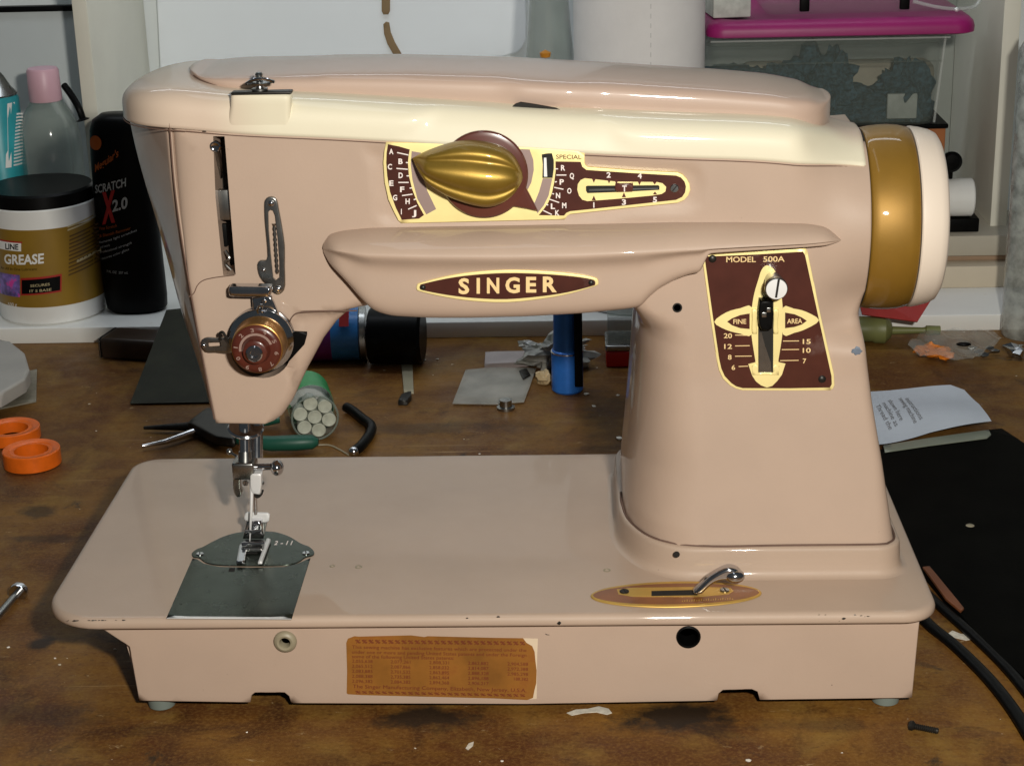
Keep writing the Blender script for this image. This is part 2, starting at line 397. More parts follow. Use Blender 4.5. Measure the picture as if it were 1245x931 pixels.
# cream cover: the two-tone spray fades to beige over the crown and at both ends
def cover_mat():
    m = m_cream.copy(); m.name = 'two_tone_enamel'; nt = m.node_tree; N = nt.nodes; L = nt.links; b = N['Principled BSDF']
    src = b.inputs['Base Color'].links[0].from_socket
    tc = N.new('ShaderNodeTexCoord'); sx = N.new('ShaderNodeSeparateXYZ'); L.new(tc.outputs['Object'], sx.inputs[0])
    nz = N.new('ShaderNodeTexNoise'); nz.inputs['Scale'].default_value = 30; L.new(tc.outputs['Object'], nz.inputs['Vector'])
    def rr(s, a, c_, lo, hi):
        r = N.new('ShaderNodeMapRange'); r.interpolation_type = 'SMOOTHSTEP'; r.inputs[1].default_value = a; r.inputs[2].default_value = c_; r.inputs[3].default_value = lo; r.inputs[4].default_value = hi; L.new(s, r.inputs[0]); return r.outputs[0]
    def mth(op, a, c_):
        q = N.new('ShaderNodeMath'); q.operation = op
        for i, z in enumerate((a, c_)):
            if isinstance(z, float): q.inputs[i].default_value = z
            else: L.new(z, q.inputs[i])
        return q.outputs[0]
    ox, oy = ORGX*S, 0
    e1 = rr(sx.outputs[0], .075-ox, .105-ox, 1, 0); e3 = rr(sx.outputs[1], .063-ORGY*S, .078-ORGY*S, 0, 1)
    hi = rr(sx.outputs[2], .185-ORGZ*S, .19-ORGZ*S, 0, 1)
    f = mth('MAXIMUM', mth('MULTIPLY', e1, 1.0), e3)
    mm = N.new('ShaderNodeMix'); mm.data_type = 'RGBA'; L.new(f, mm.inputs['Factor']); L.new(src, mm.inputs[6]); mm.inputs[7].default_value = (.60, .475, .375, 1)
    L.new(mm.outputs[2], b.inputs['Base Color'])
    return m

# ------------------------------------------------------------------ setting
bench = meta(box('bench_top', (-70, -40, TZ-3), (110, 78, TZ), m_wood, None, b=.3, origin=(20, 10, TZ)), 'stained brown wooden workbench top', None, None, 'structure')
WY = 78.0
meta(box('back_wall', (-70, WY, TZ-3), (110, WY+2, 90), m_wallgrey, None, b=0, origin=(20, WY, TZ)), 'pale grey white painted back wall', None, None, 'structure')

exec_parts = []
# ================================================================== THE MACHINE
MX = (18.4, 8.9, TZ)
ORGX, ORGY, ORGZ = MX
m_cover = cover_mat()
sm = thing('sewing_machine', 'vintage beige and cream sewing machine with bronze handwheel standing on the workbench', 'sewing machine', MX)

# ---- bed slab
def rrect(x0, y0, x1, y1, rs, inset=0, n=10):
    out = []
    for (cx, cy, r, a0, sx, sy) in ((x0, y0, rs[0], 180, 1, 1), (x1, y0, rs[1], 270, -1, 1), (x1, y1, rs[2], 0, -1, -1), (x0, y1, rs[3], 90, 1, -1)):
        c = (cx+sx*r, cy+sy*r); q = max(r-inset, .01)
        for k in range(n+1):
            a = math.radians(a0+90*k/n); out.append((c[0]+q*math.cos(a), c[1]+q*math.sin(a)))
    return np.array(out)
def stack(fn, prof):
    return [np.array([[p[0], p[1], z] for p in fn(d)]) for d, z in prof]
bedfn = lambda d: rrect(0, 0, 36.8, 17.8, (2.5, 1.5, 1.5, 1.4), d)
v, f = loft(stack(bedfn, [(.12, -.5), (.03, -.46), (0, -.38), (0, -.25), (.03, -.15), (.1, -.06), (.2, -.015), (.32, 0)]))
bed = mesh('bed', v, f, m_beige2, sm, angle=60)
# chips and scuffs on the bed edge
for (x, y, w) in ((436, 689, .16), (404, 688, .12), (738, 693, .16)):
    lathe('screw_hole', G(x, y, 0.002), (0, 0, 1), [(-.02, 0), (-.02, w), (.015, w), (.015, w*.6), (-.01, w*.5), (-.01, 0)], m_ring, bed, n=16)
# ---- base panels
t = .3
fp = [(118, 766), (157, 786), (169, 852), (304, 854), (306, 845), (310, 842), (346, 842), (351, 846), (354, 855), (640, 856), (872, 852), (874, 843), (879, 839), (914, 838), (921, 841), (924, 851), (1109, 848.5), (1118, 757)]
poly = pxY(fp, .45); poly[0, 1] = -.5; poly[-1, 1] = -.5
hc = [P(837, 774, .45)[[0, 2]]]; 
hole = [(hc[0][0]+.46*math.cos(a), hc[0][1]+.42*math.sin(a)) for a in np.linspace(0, 2*math.pi, 25)[:-1]]
hc2 = P(347, 779, .45)[[0, 2]]; hole2 = [(hc2[0]+.3*math.cos(a), hc2[1]+.3*math.sin(a)) for a in np.linspace(0, 2*math.pi, 25)[:-1]]
panel = solid('base_front_panel', poly, m_beige, sm, .45, .8, [hole, hole2], np.full((len(poly), 2), .06), step=.5)
v, f = loft([np.array([[35.9, y, -.52], [35.6, y, -.52], [35.6, y, -4.05], [35.75, y, -4.05]]) for y in (.82, 17.2)])
mesh('base_side_panel', v, f, m_beige, sm)
v, f = loft([np.array([[3.2, y, -.52], [3.5, y, -.52], [4.1, y, -3.95], [3.8, y, -3.95]]) for y in (.82, 17.2)])
mesh('base_side_panel', v, f, m_beige, sm)
box('base_back_panel', (3.3, 17.21, -4.0), (35.8, 17.5, -.52), m_beige, sm, b=.03)
box('oil_pan', (4.2, 1.2, -3.2), (35.4, 17, -3.0), m_void, sm, b=.02)
lathe('socket_ring', (hc2[0], .40, hc2[1]), (0, 1, 0), [(.25, .2), (-.06, .2), (-.14, .24), (-.16, .32), (-.12, .42), (-.03, .48), (.04, .48)], m_ring, sm, n=28, cap=False)
lathe('cable_grommet', (hc[0][0], .43, hc[0][1]), (0, 1, 0), [(.9, .40), (-.0, .40), (-.05, .44), (-.03, .49), (.03, .51)], m_black, sm, n=28, cap=False)
for (px, py) in ((194, 864), (1079, 860)):
    p = G(px, py, TZ); q = (p[0], max(p[1], 1.3)+.0, TZ)
    lathe('rubber_foot', q, (0, 0, 1), [(0, .5), (.05, .56), (.55, .62), (.95, .62)], m_rubber, sm, n=24)
for x in (5.0, 34.6): lathe('rubber_foot', (x, 16.2, TZ), (0, 0, 1), [(0, .5), (.05, .56), (.55, .62), (.95, .62)], m_rubber, sm, n=24)
# ---- patent label
lb = [(421, 781), (423, 776), (431, 773), (436, 773.5), (500, 772), (516, 774), (520, 773), (600, 775), (636, 775.5), (640, 781), (647, 785), (650, 792), (651, 803), (652.5, 815), (652, 830), (650, 838), (648, 848), (641, 850.5), (600, 848.5), (500, 846), (440, 844.5), (423, 843.5), (421.5, 842), (422, 815)]
m_label = mat('varnished_paper', (.25, .10, .016), .45, var=.25, vscale=1.6, coat=.2, stain=((.22, .07, .014), 1.6, .55, .5))
m_labelback = mat('torn_paper', (.62, .50, .36), .7, var=.08)
m_labelink = mat('red_brown_ink', (.13, .018, .008), .6, var=.1)
plateY('label_backing', [(634, 775.5), (654, 776), (653, 800), (652.5, 849), (642, 850), (640, 800)], m_labelback, sm, .441, .008, r=0)
lab = plateY('patent_label', lb, m_label, sm, .432, .008, r=0)
mb = MB(); Yl = .424
textY(mb, 'This sewing machine has exclusive features which are protected under the', 428, 788, 640, 792, 4.2, Yl)
textY(mb, 'under one or more and pending United States patents and under the Foreign', 428, 794, 640, 798, 4.2, Yl)
textY(mb, 'some of the following United States patents:', 428, 799.5, 552, 801.5, 4.2, Yl)
cols = [(428, 453, ['2,055,638', '2,065,512', '2,083,885', '2,088,388', '2,096,382']), (475, 499, ['2,077,261', '2,087,866', '2,701,532', '2,735,385', '2,884,382']),
        (522, 546, ['2,808,331', '2,858,032', '2,863,895', '2,862,464', '2,894,368']), (569, 594, ['2,862,882', '2,814,087', '2,888,328', '2,896,188', '2,906,217']), (617, 642, ['2,904,588', '2,972,388', '2,985,298', '188,382'])]
for x0, x1, ss in cols:
    for i, s_ in enumerate(ss):
        yb = 805+(x0-428)*.018+i*6.1
        textY(mb, s_, x0+(8 if len(s_) < 9 else 0), yb, x1, yb+.5, 4.0, Yl)
textY(mb, 'The Singer Manufacturing Company, Elizabeth, New Jersey, U.S.A.', 429, 836, 640, 841, 4.6, Yl)
for i in range(26):
    xx = 432+i*8
    if xx < 634: textY(mb, '%', xx, 781.5+(i*.09), xx+6.5, 781.5+(i*.09), 4.5, Yl, .02)
    textY(mb, '%', xx, 842.5+(i*.16), xx+6.5, 842.5+(i*.16), 3.2, Yl, .02)
textN('label_print', mb, m_labelink, lab)

# ---- collar at the foot of the column
zc = 1.35
cl_l = P(752, 640, 9.0)[0]
def collar(d):
    o = .3-d; out = []
    for (cx, cy, rx, ry, a0) in ((27.2, 8.4, 3.0, 4.68, 180), (34.75, 4.52, .85, .8, 270), (34.6, 15, 1, 1, 0), (26.2, 14, 2, 2, 90)):
        for k in range(13):
            a = math.radians(a0+90*k/12); out.append((cx+(rx+o)*math.cos(a), cy+(ry+o)*math.sin(a)))
    return np.array(out)
v, f = loft(stack(collar, [(0-.3, .0), (-.16, .03), (-.04, .12), (.02, .3), (.05, .6), (.08, 1.1), (.1, 1.2), (.15, 1.27), (.24, 1.3), (.5, 1.305)]))
collar_o = mesh('column_collar', v, f, m_beige2, sm, angle=60)
tube('seam', cr([(24.16, 9.6, 1.31), (24.18, 8.35, 1.31), (24.48, 6.4, 1.31), (25.5, 4.55, 1.31), (27.4, 3.74, 1.31), (31, 3.73, 1.31), (34.6, 3.74, 1.31), (35.3, 3.95, 1.31), (35.6, 4.6, 1.31), (35.62, 6, 1.31)], 6, closed=False), .055, m_seam, collar_o, n=6)
lathe('screw_hole', P(822.5, 673.5, 3.49), (0, 1, 0), [(.0, .14), (-.03, .14), (-.03, .09), (.02, .08), (.02, 0)], m_void, collar_o, n=16)

# ---- arm and column casting
YW, RW = 8.5, 3.9
def _ext(zw, r, x=34.0):
    ys = []
    for a in np.linspace(0, 2*math.pi, 181):
        d = np.array([x, YW-r*math.cos(a), zw+r*math.sin(a)])-CC; ys.append(465.5-CF*(d@_U)/(d@_F))
    return min(ys), max(ys)
ZW = 14.0
for _ in range(30):
    e = _ext(ZW, RW); ZW += ((e[0]+e[1])/2-264)/28; RW += (219-(e[1]-e[0]))/60
XR = P(1058.5, 295, YW-RW)[0]
print('WHEEL', ZW, RW, XR)
def seampx(px): return pch(px, [(140, 138), (153, 140), (169, 148), (202, 156), (277, 162.5), (420, 169.5), (467, 172), (690, 186), (820, 192), (940, 197), (1053, 201), (1070, 201.5)])
def px_of(x, z, Y=YF):
    d = np.array([x, Y, z])-CC; k = d@_F; return 622.5+CF*(d@_R)/k, 465.5-CF*(d@_U)/k
bo = []   # px, py, Y, rx, ry
def add(l, Y, rx, ry):
    for a, b in l: bo.append((*P(a, b, Y)[[0, 2]], rx, ry))
zt = lambda px: P(px, float(seampx(px)), YF)[2]
for px in (207, 300, 420, 560, 700, 860, 980): p = P(px, float(seampx(px)), YF); bo.append((p[0], p[2]+(.1 if px < 250 else .12), 1.15 if px < 250 else .02, .5 if px < 250 else .02))
bo.append((XR, ZW+RW*.93, .02, .02)); 
for z in (ZW+1, ZW, ZW-1.5, ZW-2.3): bo.append((XR+.0, z, .08, .08))
add([(1050, 392), (1054, 430), (1061, 490), (1072, 560)], YF+.1, .45, .4)
bo.append((P(1087, 655, YF+.2)[0], P(1087, 655, YF+.2)[2], .35, .35))
pe = P(1087, 655, YF-.4)
bo[-1] = (pe[0], 1.3, .8, .7)
bo.append((pe[0]+.2, -2.5, .8, .7)); bo.append((P(757, 613, 8.4)[0]-.1, -2.5, 3.0, 4.7))
# bottom
bo.append((P(757, 613, 8.4)[0], 1.3, 3.0, 4.7))
add([(758, 590), (764, 530)], 8.3, 2.8, 4.4); add([(770, 460)], 8.2, 2.4, 4.0); add([(774, 410), (776, 385)], 8.0, 2.0, 3.6)
add([(770, 372), (750, 366), (700, 366), (560, 366), (460, 370)], YF, .3, .3)
add([(437, 374), (424, 380), (408, 394), (392, 415), (372, 452), (355, 488), (343, 505), (333, 512)], YF+.4, .55, .6)
add([(322, 516), (262, 515)], YF+.02, .12, .1)
add([(245, 430)], YF+.02, .15, .1)
add([(229, 340)], YF+.02, .35, .1); add([(217, 265)], YF+.02, 1.0, .42)
bo = np.array(bo)
slot = [(259, 166), (273, 166), (286.5, 334), (271.5, 335), (262, 240)]
slotw = pxY(slot, YF)
rec = pxY(cr([(353, 470), (352, 440), (351, 400), (355, 386), (366, 379), (400, 377.5), (445, 376), (470, 400), (430, 460), (380, 500)], 4), YF)
dsh_c = P(317, 424, YF)
dialhole = [(dsh_c[0]+1.28*math.cos(a), dsh_c[2]+1.28*math.sin(a)) for a in np.linspace(0, 2*math.pi, 33)[:-1]]
dish = pxY(cr([(452, 176), (449, 205), (455, 245), (470, 276), (600, 280), (700, 276), (770, 262), (838, 258), (856, 240), (857, 214), (842, 199), (760, 191), (600, 180)], 3), YF)
def bodyh(x, z):
    yc = YW-np.sqrt(np.maximum(.15, RW*RW-(z-ZW)**2))-YF
    w = sst(XR-2.0, XR-.05, x)*np.where(z < ZW, 1-sst(ZW-2.2, ZW-4.6, z)*1.0, 1)
    w = sst(XR-3.3, XR, x)*(1-sst(0, 2.8, (ZW-2.0)-z))
    h = np.clip(yc, -.5, 4)*w
    # recess for the thread path at the right of the head
    pts = np.stack([x, z], 1); m = inside(pts, rec); d, _, _ = segd(pts, rec)
    h = h+np.where(m, .42*sst(0, .3, d), 0)
    m = inside(pts, dish); d, _, _ = segd(pts, dish); h = h+np.where(m, .13*sst(0, .4, d), 0)
    # column flares gently towards its foot
    h = h-.85*np.clip((8.5-z)/7.2, 0, 1)**1.2*sst(20, 22, x)
    h = h-.17*sst(XR-2.0, XR-.3, x)*np.exp(-((z-ZW-.8)/2.0)**2)
    return h
body = solid('arm_and_column', bo[:, :2], m_beige, sm, YF, 12.9, [slotw, dialhole], bo[:, 2:], step=.24, hfun=bodyh, angle=50)
box('take_up_cavity', (6.0, YF+1.6, 12.4), (10, YF+1.7, 19), m_void, body, b=0)
lathe('dial_cavity', (dsh_c[0], YF+.9, dsh_c[2]), (0, 1, 0), [(0, 0), (0, 1.4), (.1, 1.4), (.1, 0)], m_void, body, n=32)
plateY('thread_pocket', [(351, 403), (373, 404), (373, 408), (370, 419), (360, 430), (349, 442), (345, 420)], m_black, sm, YF-.02, .12, r=.02)
# end cap at the left of the head
cre = cr([(206, 150), (212, 225), (220, 285), (230, 345), (245, 428), (256, 485), (261.5, 515)], 5, closed=False)
sil = cr([(153, 145), (168, 208), (186, 275), (203, 338), (224, 410), (243, 466), (255, 512)], 5, closed=False)
rings = []
for (a, b) in zip(cre, sil):
    A = P(a[0], a[1], YF+.02); B = P(b[0], b[1], YF+5.2); B[2] = A[2]; r = []
    for k in range(13):
        t_ = k/12; u = t_+.04*math.sin(math.pi*t_); r.append([A[0]+(B[0]-A[0])*u, A[1]+.03+(B[1]-A[1])*t_, A[2]])
    for k in range(1, 9):
        th = math.pi/2*k/8; r.append([B[0]-.12*math.sin(2*th)+(A[0]+.3-B[0])*(1-math.cos(th)), B[1]+(12.8-B[1])*math.sin(th), A[2]])
    r.append([A[0]+.3, YF+1.2, A[2]])
    rings.append(r)
v, f = loft(rings)
endcap = mesh('end_cover', v, f, m_beige, sm, angle=60)
tube('seam', [P(x, y, YF-.0) for x, y in cre[:-1]], .028, m_seam, endcap, n=6)
tube('seam', [P(x, y, YF-.012) for x, y in cr([(285, 334.5), (272, 336), (258, 338), (247, 341), (240, 347), (236, 356), (230, 361)], 4, closed=False)], .022, m_seam, body, n=6)
# take-up parts in the slot
lathe('take_up_eyelet', P(262, 178, YF+.1), (0, 1, 0), [(-.1, .0), (-.1, .1), (-.14, .17), (-.1, .22), (0, .24), (.1, .2)], m_chrome, sm, n=20)
tube('take_up_lever', [P(263, 180, YF+.2), P(267, 196, YF+.5), P(268, 215, YF+1.2)], [.14, .1, .1], m_steel, sm)
box('take_up_link', P(263, 268, YF+.5), P(280, 229, YF+.8), m_steel, sm, b=.03)
box('take_up_guide', P(264, 300, YF+.7), P(276, 271, YF+.9), m_black, sm, b=.03)
tube('oil_wick', cr([P(274, 305, YF+.4), P(279, 314, YF+.25), P(274, 320, YF+.3), P(281, 328, YF+.3)], 5, closed=False), .07, m_steel, sm)

# ---- cream top cover
XL = P(152, 140, 8.3)[0]; XC = 6.9
ztab = []
for px in (153, 205, 277, 420, 560, 690, 820, 940, 1053):
    p = P(px, float(seampx(px)), (YF+1.6 if px > 1000 else YF) if px > 190 else 7.5); ztab.append((p[0], p[2]))
ztab[0] = (XL, ztab[1][1]+.02); 
def zseam(x): return float(pch(x, ztab))
mid = [(0, -.05), (-.02, .0), (-.02, .35), (.0, .75), (.09, 1.02), (.32, 1.30), (.75, 1.48), (1.3, 1.57), (2.6, 1.66), (4.1, 1.70)]
xd0, xd1 = P(470, 160, YF)[0], P(775, 170, YF)[0]
us = np.concatenate([XL+(XC-XL)*(1-np.cos(np.linspace(0, math.pi/2, 16)[:-1])), np.arange(XC, 31.2, .3), np.linspace(31.2, XR, 14)])
rings = []
for x in us:
    u = np.clip((XC-x)/(XC-XL), 0, 1); lf = math.sqrt(max(0, 1-u**2.3)); lf = max(lf, .02)
    w = float(sst(XR-3.3, XR, x)); zs = zseam(x); half = []
    yc0 = 8.75
    for i, (dy, dz) in enumerate(mid):
        t_ = i/(len(mid)-1)
        ym = (YF-.06+dy); 
        hz = dz*(lf**.55 if dz > 0 else 1); ym = yc0-(yc0-ym)*lf
        # scooped area above the selector plate
        xe = xd0+max(dz, 0)*1.4; xg = xd1-max(dz, 0)*1.0
        sc = float(sst(xe-.25, xe+.5, x)*(1-sst(xg-.5, xg+.5, x)))
        ym += .22*sc*max(0, min(1, dz/1.0)) if dz < 1.2 else .22*sc*max(0, 1-(dz-1.2)/.45)
        zm = zs+hz
        a0 = math.asin(min(1, (zs+.75-ZW)/(RW+.1))); a = a0+(math.pi/2-a0)*max(0, (i-3)/(len(mid)-4))**.9
        ye = YW-(RW+.1)*math.cos(a); ze = ZW+(RW+.1)*math.sin(a)
        if i <= 3: ze = zm; ye = YW-math.sqrt(max(.3, (RW+.1)**2-(ze-ZW)**2))
        half.append((ym*(1-w)+ye*w, zm*(1-w)+ze*w))
    ring = [(x, a, b) for a, b in half]+[(x, 2*yc0-a, b) for a, b in half[-2::-1]]
    rings.append(ring)
v, f = loft(rings)
cover = mesh('top_cover', v, f, m_cover, sm, angle=60)
def fronty(x, z):
    w = float(sst(XR-3.3, XR, x)); return YF*(1-w)+w*(YW-math.sqrt(max(.3, RW*RW-(z-ZW)**2)))
tube('seam', [(x, 8.75-(8.75-YF+.06)*math.sqrt(max(0, 1-((XC-x)/(XC-XL))**2.3))-.012, zseam(x)-.055) for x in XL+(XC-XL)*(1-np.cos(np.linspace(.12, math.pi/2, 14)))], .022, m_seam, cover, n=6)
tube('seam', [(x, fronty(x, zseam(x)-.06)-.01, zseam(x)-.06) for x in np.arange(XC, XR-.05, .3)], .022, m_seam, cover, n=6)

# ---- raised lid
lid_c = [(226, 96), (240, 100), (262, 105), (300, 111), (370, 120), (450, 126), (520, 130.5), (610, 131.5), (700, 137), (780, 141), (860, 144), (930, 147), (975, 147), (1000, 143), (1014, 132)]
lid_t = [(226, 92), (232, 84), (245, 79.5), (300, 74), (400, 68.5), (500, 67), (620, 70), (750, 77), (860, 84.5), (930, 91), (975, 99), (1002, 111), (1014, 130)]
xl0, xl1 = P(226, 93, 7.6)[0], P(1014, 131, 7.4)[0]
ctab = [(P(a, b, 6.1)[0], P(a, b, 6.1)[2]) for a, b in lid_c]; ctab = sorted(ctab)
ttab = sorted([(P(a, b, 8.9)[0], P(a, b, 8.9)[2]) for a, b in lid_t])
lp = [(.02, -1.3), (.02, .0), (0, .04), (-.05, .30), (-.03, .50), (.04, .62), (.20, .71), (.55, .79), (1.2, .88), (2.8, 1.0)]
sx = xl0+(xl1-xl0)*(1-np.cos(np.linspace(0, math.pi, 110)))/2
rings = []
nx0, nx1 = P(622, 130, 6.0)[0], P(700, 140, 6.0)[0]
for x in sx:
    ul = np.clip((xl0+2.6-x)/2.6, 0, 1); ur = np.clip((x-(xl1-2.3))/2.3, 0, 1)
    e = max(.02, math.sqrt(max(0, 1-ul**2.4)))*max(.02, math.sqrt(max(0, 1-ur**2.6)))
    zb = float(np.interp(x, *zip(*ctab)))*0+zseam(x)+1.52; zb = float(np.interp(x, *zip(*ctab)))
    zb = .5*zb+.5*(zseam(x)+1.5) if 12 < x < 31 else zb
    ztp = float(np.interp(x, *zip(*ttab))); H = max(.25, ztp-zb)*max(.3, e**.35)
    half = []
    bump = float(sst(nx0-.6, nx0+.6, x)*(1-sst(nx1-.4, nx1+1.2, x)))
    for i, (dy, dz) in enumerate(lp):
        y = 6.0+dy; 
        if 1 < i < 7: y -= .15*bump*(1 if i > 2 else .4)
        y = 8.75-(8.75-y)*e
        z = zb+(dz*H if dz > 0 else dz)
        half.append((y, z))
    rings.append([(x, a, b) for a, b in half]+[(x, 17.5-a, b) for a, b in half[-2::-1]])
v, f = loft(rings)
m_lid = mat('beige_lid_enamel', (.46, .338, .272), .45, spec=.35, coat=.6, var=.03, vscale=4)
lid = mesh('lid', v, f, m_lid, sm, angle=60)
LR = np.array(rings); tube('seam', [(x_, LR[i, 1, 1]-.03, max(LR[i, 1, 2], zseam(x_)+1.42)+.0) for i, x_ in enumerate(sx) if 8 < i < 91], .035, m_seam, lid, n=6)
yl_ = 5.66
plateY('finger_notch', [(622, 130.5), (627, 127), (633, 125), (650, 127.5), (675, 132), (696, 137), (690, 139), (650, 134)], m_void, lid, yl_-.06, .2, r=0)
plateY('notch_lip', [(624, 131), (650, 134), (690, 138), (697, 138), (692, 141.5), (655, 137), (628, 133.5)], m_rim, lid, yl_-.14, .2, r=.02)

# ---- thread post at the left of the cover
post = plateY('guide_mount', [(280, 114), (290, 113), (345, 114), (353, 116), (352, 140), (353, 164), (277, 162), (275, 150), (279, 130)], m_cover, sm, YF-.26, .6, r=.2, step=.15, hfun=lambda x, z: .24*np.clip((P(310, 122, YF)[2]-z)/1.25, 0, 1))
p0 = P(281, 115, YF-.3); p1 = P(355, 116.5, YF-.3)
box('guide_mount_plate', (p0[0], YF-.36, p0[2]-.03), (p1[0], YF+.15, p0[2]+.09), m_bolt, sm, b=.05)
zt_ = p0[2]+.1
cpt = P(316, 108, YF-.05); cpt[2] = zt_
lathe('thread_guide', cpt, (0, 0, 1), [(0, .32), (.08, .32), (.1, .16), (.22, .14), (.26, .5), (.32, .52), (.36, .4), (.38, .16), (.52, .13), (.62, .16), (.7, .1), (.72, 0)], m_steel, sm, n=24)
tube('guide_hook', cr([cpt+[-.5, -.1, .28], cpt+[-.2, -.3, .45], cpt+[.2, -.35, .5], cpt+[.55, -.1, .35], cpt+[.5, .2, .3]], 6, closed=False), .07, m_chrome, sm)

# ---- light housing
top_e = [(393, 296), (400, 285), (415, 280.5), (450, 277), (520, 276), (620, 274.5), (700, 273), (820, 270), (900, 270), (984, 272), (1006, 277), (1022, 291)]
rid_e = [(393, 302), (400, 303), (450, 311), (520, 313), (620, 313.5), (700, 312), (800, 307), (900, 301), (980, 297), (1022, 292.5)]
bot_e = [(393, 307), (400, 322), (420, 345), (437, 368), (450, 383), (470, 389.5), (520, 392), (569, 392), (630, 390.5), (703, 386.5), (760, 381), (778, 378), (790, 364), (803, 353), (820, 343), (836, 336.5), (853, 333), (858, 309), (900, 306), (980, 301), (1004, 299), (1022, 293)]
prt = [(393, .25), (402, .9), (430, 1.45), (470, 1.6), (520, 1.6), (620, 1.6), (700, 1.6), (760, 1.58), (860, 1.25), (980, .9), (1010, .6), (1022, .2)]
rings = []
YB = YF+3.3
pxs = np.concatenate([393+np.array([0, .7, 2, 4.5, 8, 13, 20, 28, 36, 45, 55, 66, 80]), np.arange(486, 770, 12), np.arange(770, 860, 4.5), [860, 866, 872], np.arange(885, 990, 12), [996, 1004, 1011, 1017, 1020, 1022]])
for px in pxs:
    tp = float(interp(px, top_e)) ; rd = float(interp(px, rid_e)); bt = float(interp(px, bot_e)); pr = float(pch(px, prt))
    mainw = 1-float(sst(775, 865, px)); bw = float(sst(393, 440, px))*mainw
    T = P(px, tp, YF); B = P(px, bt, YF-.5*pr); Rr = P(px, rd, YF-pr); x = T[0]
    hT, hB, hR = T[2], B[2], Rr[2]
    if hR > hT-.12: hR = hT-.12
    if hR < hB+.1: hR = hB+.1
    ym = YF-pr
    def zz(t): return hR+(hB-hR)*t
    fl_ = YF-.95*pr if True else 0
    r = [(YF+.35, hT+.02), (YF-.02*pr, hT), (YF-.22*pr, hT-.03*(hT-hR)-.0), (YF-.6*pr, hT-.25*(hT-hR)), (YF-.86*pr, hT-.58*(hT-hR)), (YF-.97*pr, hT-.88*(hT-hR)), (ym, hR), (YF-.955*pr, zz(.06)),
         (YF-.80*pr*1.0, zz(.15)), (YF-.73*pr, zz(.24)), (YF-.72*pr, zz(.34)), (YF-.72*pr, zz(.48)), (YF-.72*pr, zz(.62)), (YF-.70*pr, zz(.76)), (YF-.62*pr, zz(.87)), (YF-.46*pr, zz(.945)), (YF-.2*pr, zz(.985)), (YF+.35, zz(1.0))]
    r += [(YF+1.2*bw+.3, zz(1.0)+.02), (YF+2.6*bw+.3, zz(.93)), (YF+2.6*bw+.35, hT-.05)]
    rings.append([(x, a, b) for a, b in r])
rings = np.array(rings)
v, f = loft(rings)
house = mesh('lamp_housing', v, f, m_beige, sm, angle=60)
def subsurf(o, l=1):
    mo = o.modifiers.new('s', 'SUBSURF'); mo.levels = l; mo.render_levels = l
for o_ in (house, cover, lid, endcap): subsurf(o_)
YH = YF-.72*1.6
# badge
bpx = [(506.5, 352), (507, 347), (511, 344.5), (541, 336.5), (575, 331), (615, 328.3), (655, 329.3), (697, 333), (722, 337.5), (727, 340.5), (727.5, 345), (724, 348), (693.5, 357.3), (660, 363.5), (616, 368), (575, 366.3), (541.7, 361.7), (512, 355)]
bc = cr(bpx, 3)
badge = plateY('name_badge', bc, m_gold, sm, YH-.11, .14, r=.04, step=.3)
cen = bc.mean(0); inn = [(cen[0]+(x-cen[0])*.965, cen[1]+(y-cen[1])*.80) for x, y in bc]
plateY('enamel_field', inn, m_brown, badge, YH-.118, .03, r=0)
mb = MB(); 
for ch, x0, x1 in (('S', 557.5, 570.5), ('I', 579.5, 583.5), ('N', 592, 607), ('G', 614.5, 632), ('E', 639.5, 652), ('R', 660, 677)):
    yb = 356.7-(x0-557.5)*.022
    textY(mb, ch, x0, yb, x1, yb, 18.6, YH-.126, .035)
textN('lettering', mb, m_goldtext, badge)
def rivet(name, c, r, parent, mat=None, ax=(0, -1, 0)):
    return lathe(name, c, ax, [(-.02, r), (.02, r), (.05, r*.8), (.075, r*.45), (.08, 0)], mat or m_bolt, parent, n=18)
def screw(name, c, r, parent, mat=None, ax=(0, -1, 0), ang=.3, h=.06):
    o = lathe(name, c, ax, [(-.03, r), (h*.6, r), (h, r*.85), (h, 0)], mat or m_steel, parent, n=22)
    a, u, w = basis(ax); d = u*math.cos(ang)+w*math.sin(ang); e = np.cross(a, d); c = np.asarray(c)+a*(h+.004)
    pts = [c-d*r*.82-e*r*.13, c+d*r*.82-e*r*.13, c+d*r*.82+e*r*.13, c-d*r*.82+e*r*.13]
    lvl = parent
    s_ = mesh('screw_slot', pts, [[0, 1, 2, 3]], m_void, lvl, angle=0)
    return o
rivet('rivet', P(514.3, 349.5, YH-.12), .11, badge); rivet('rivet', P(718.7, 343.6, YH-.12), .11, badge)

# ---- selector plate
SY = YF-.07
sp = [(469.3, 173.3), (520, 174.5), (580, 176.5), (640, 179.3), (680, 182), (710.7, 184.7), (710.9, 192), (711, 198), (712, 201), (714.5, 203.3), (770, 207.5), (823.8, 210), (830, 212.5), (835, 217.5), (838.5, 223.6), (839.5, 231), (837, 238), (832, 243.5), (823.8, 247), (760, 253.5), (693, 260.7), (689.5, 263), (686.8, 267), (640, 268), (560, 270), (488, 271.6), (484, 268), (478, 256), (472, 243), (467.5, 222.3), (465.8, 198), (467, 184)]
splate = plateY('stitch_selector_plate', sp, m_gold, sm, SY, .26, r=.03, step=.4)
E1, E2, E3 = SY-.006, SY-.012, SY-.018
plateY('letter_field', [(471.7, 175.6), (485, 178.2), (498.2, 182), (496.8, 190), (496, 198), (497.2, 214), (501.2, 230.3), (507.5, 247), (515.5, 261.6), (509.4, 266), (488.5, 267.4), (481.3, 252.8), (474.2, 233.5), (470.8, 214), (469.6, 198), (470, 186)], m_brown, splate, E1, .03, r=0)
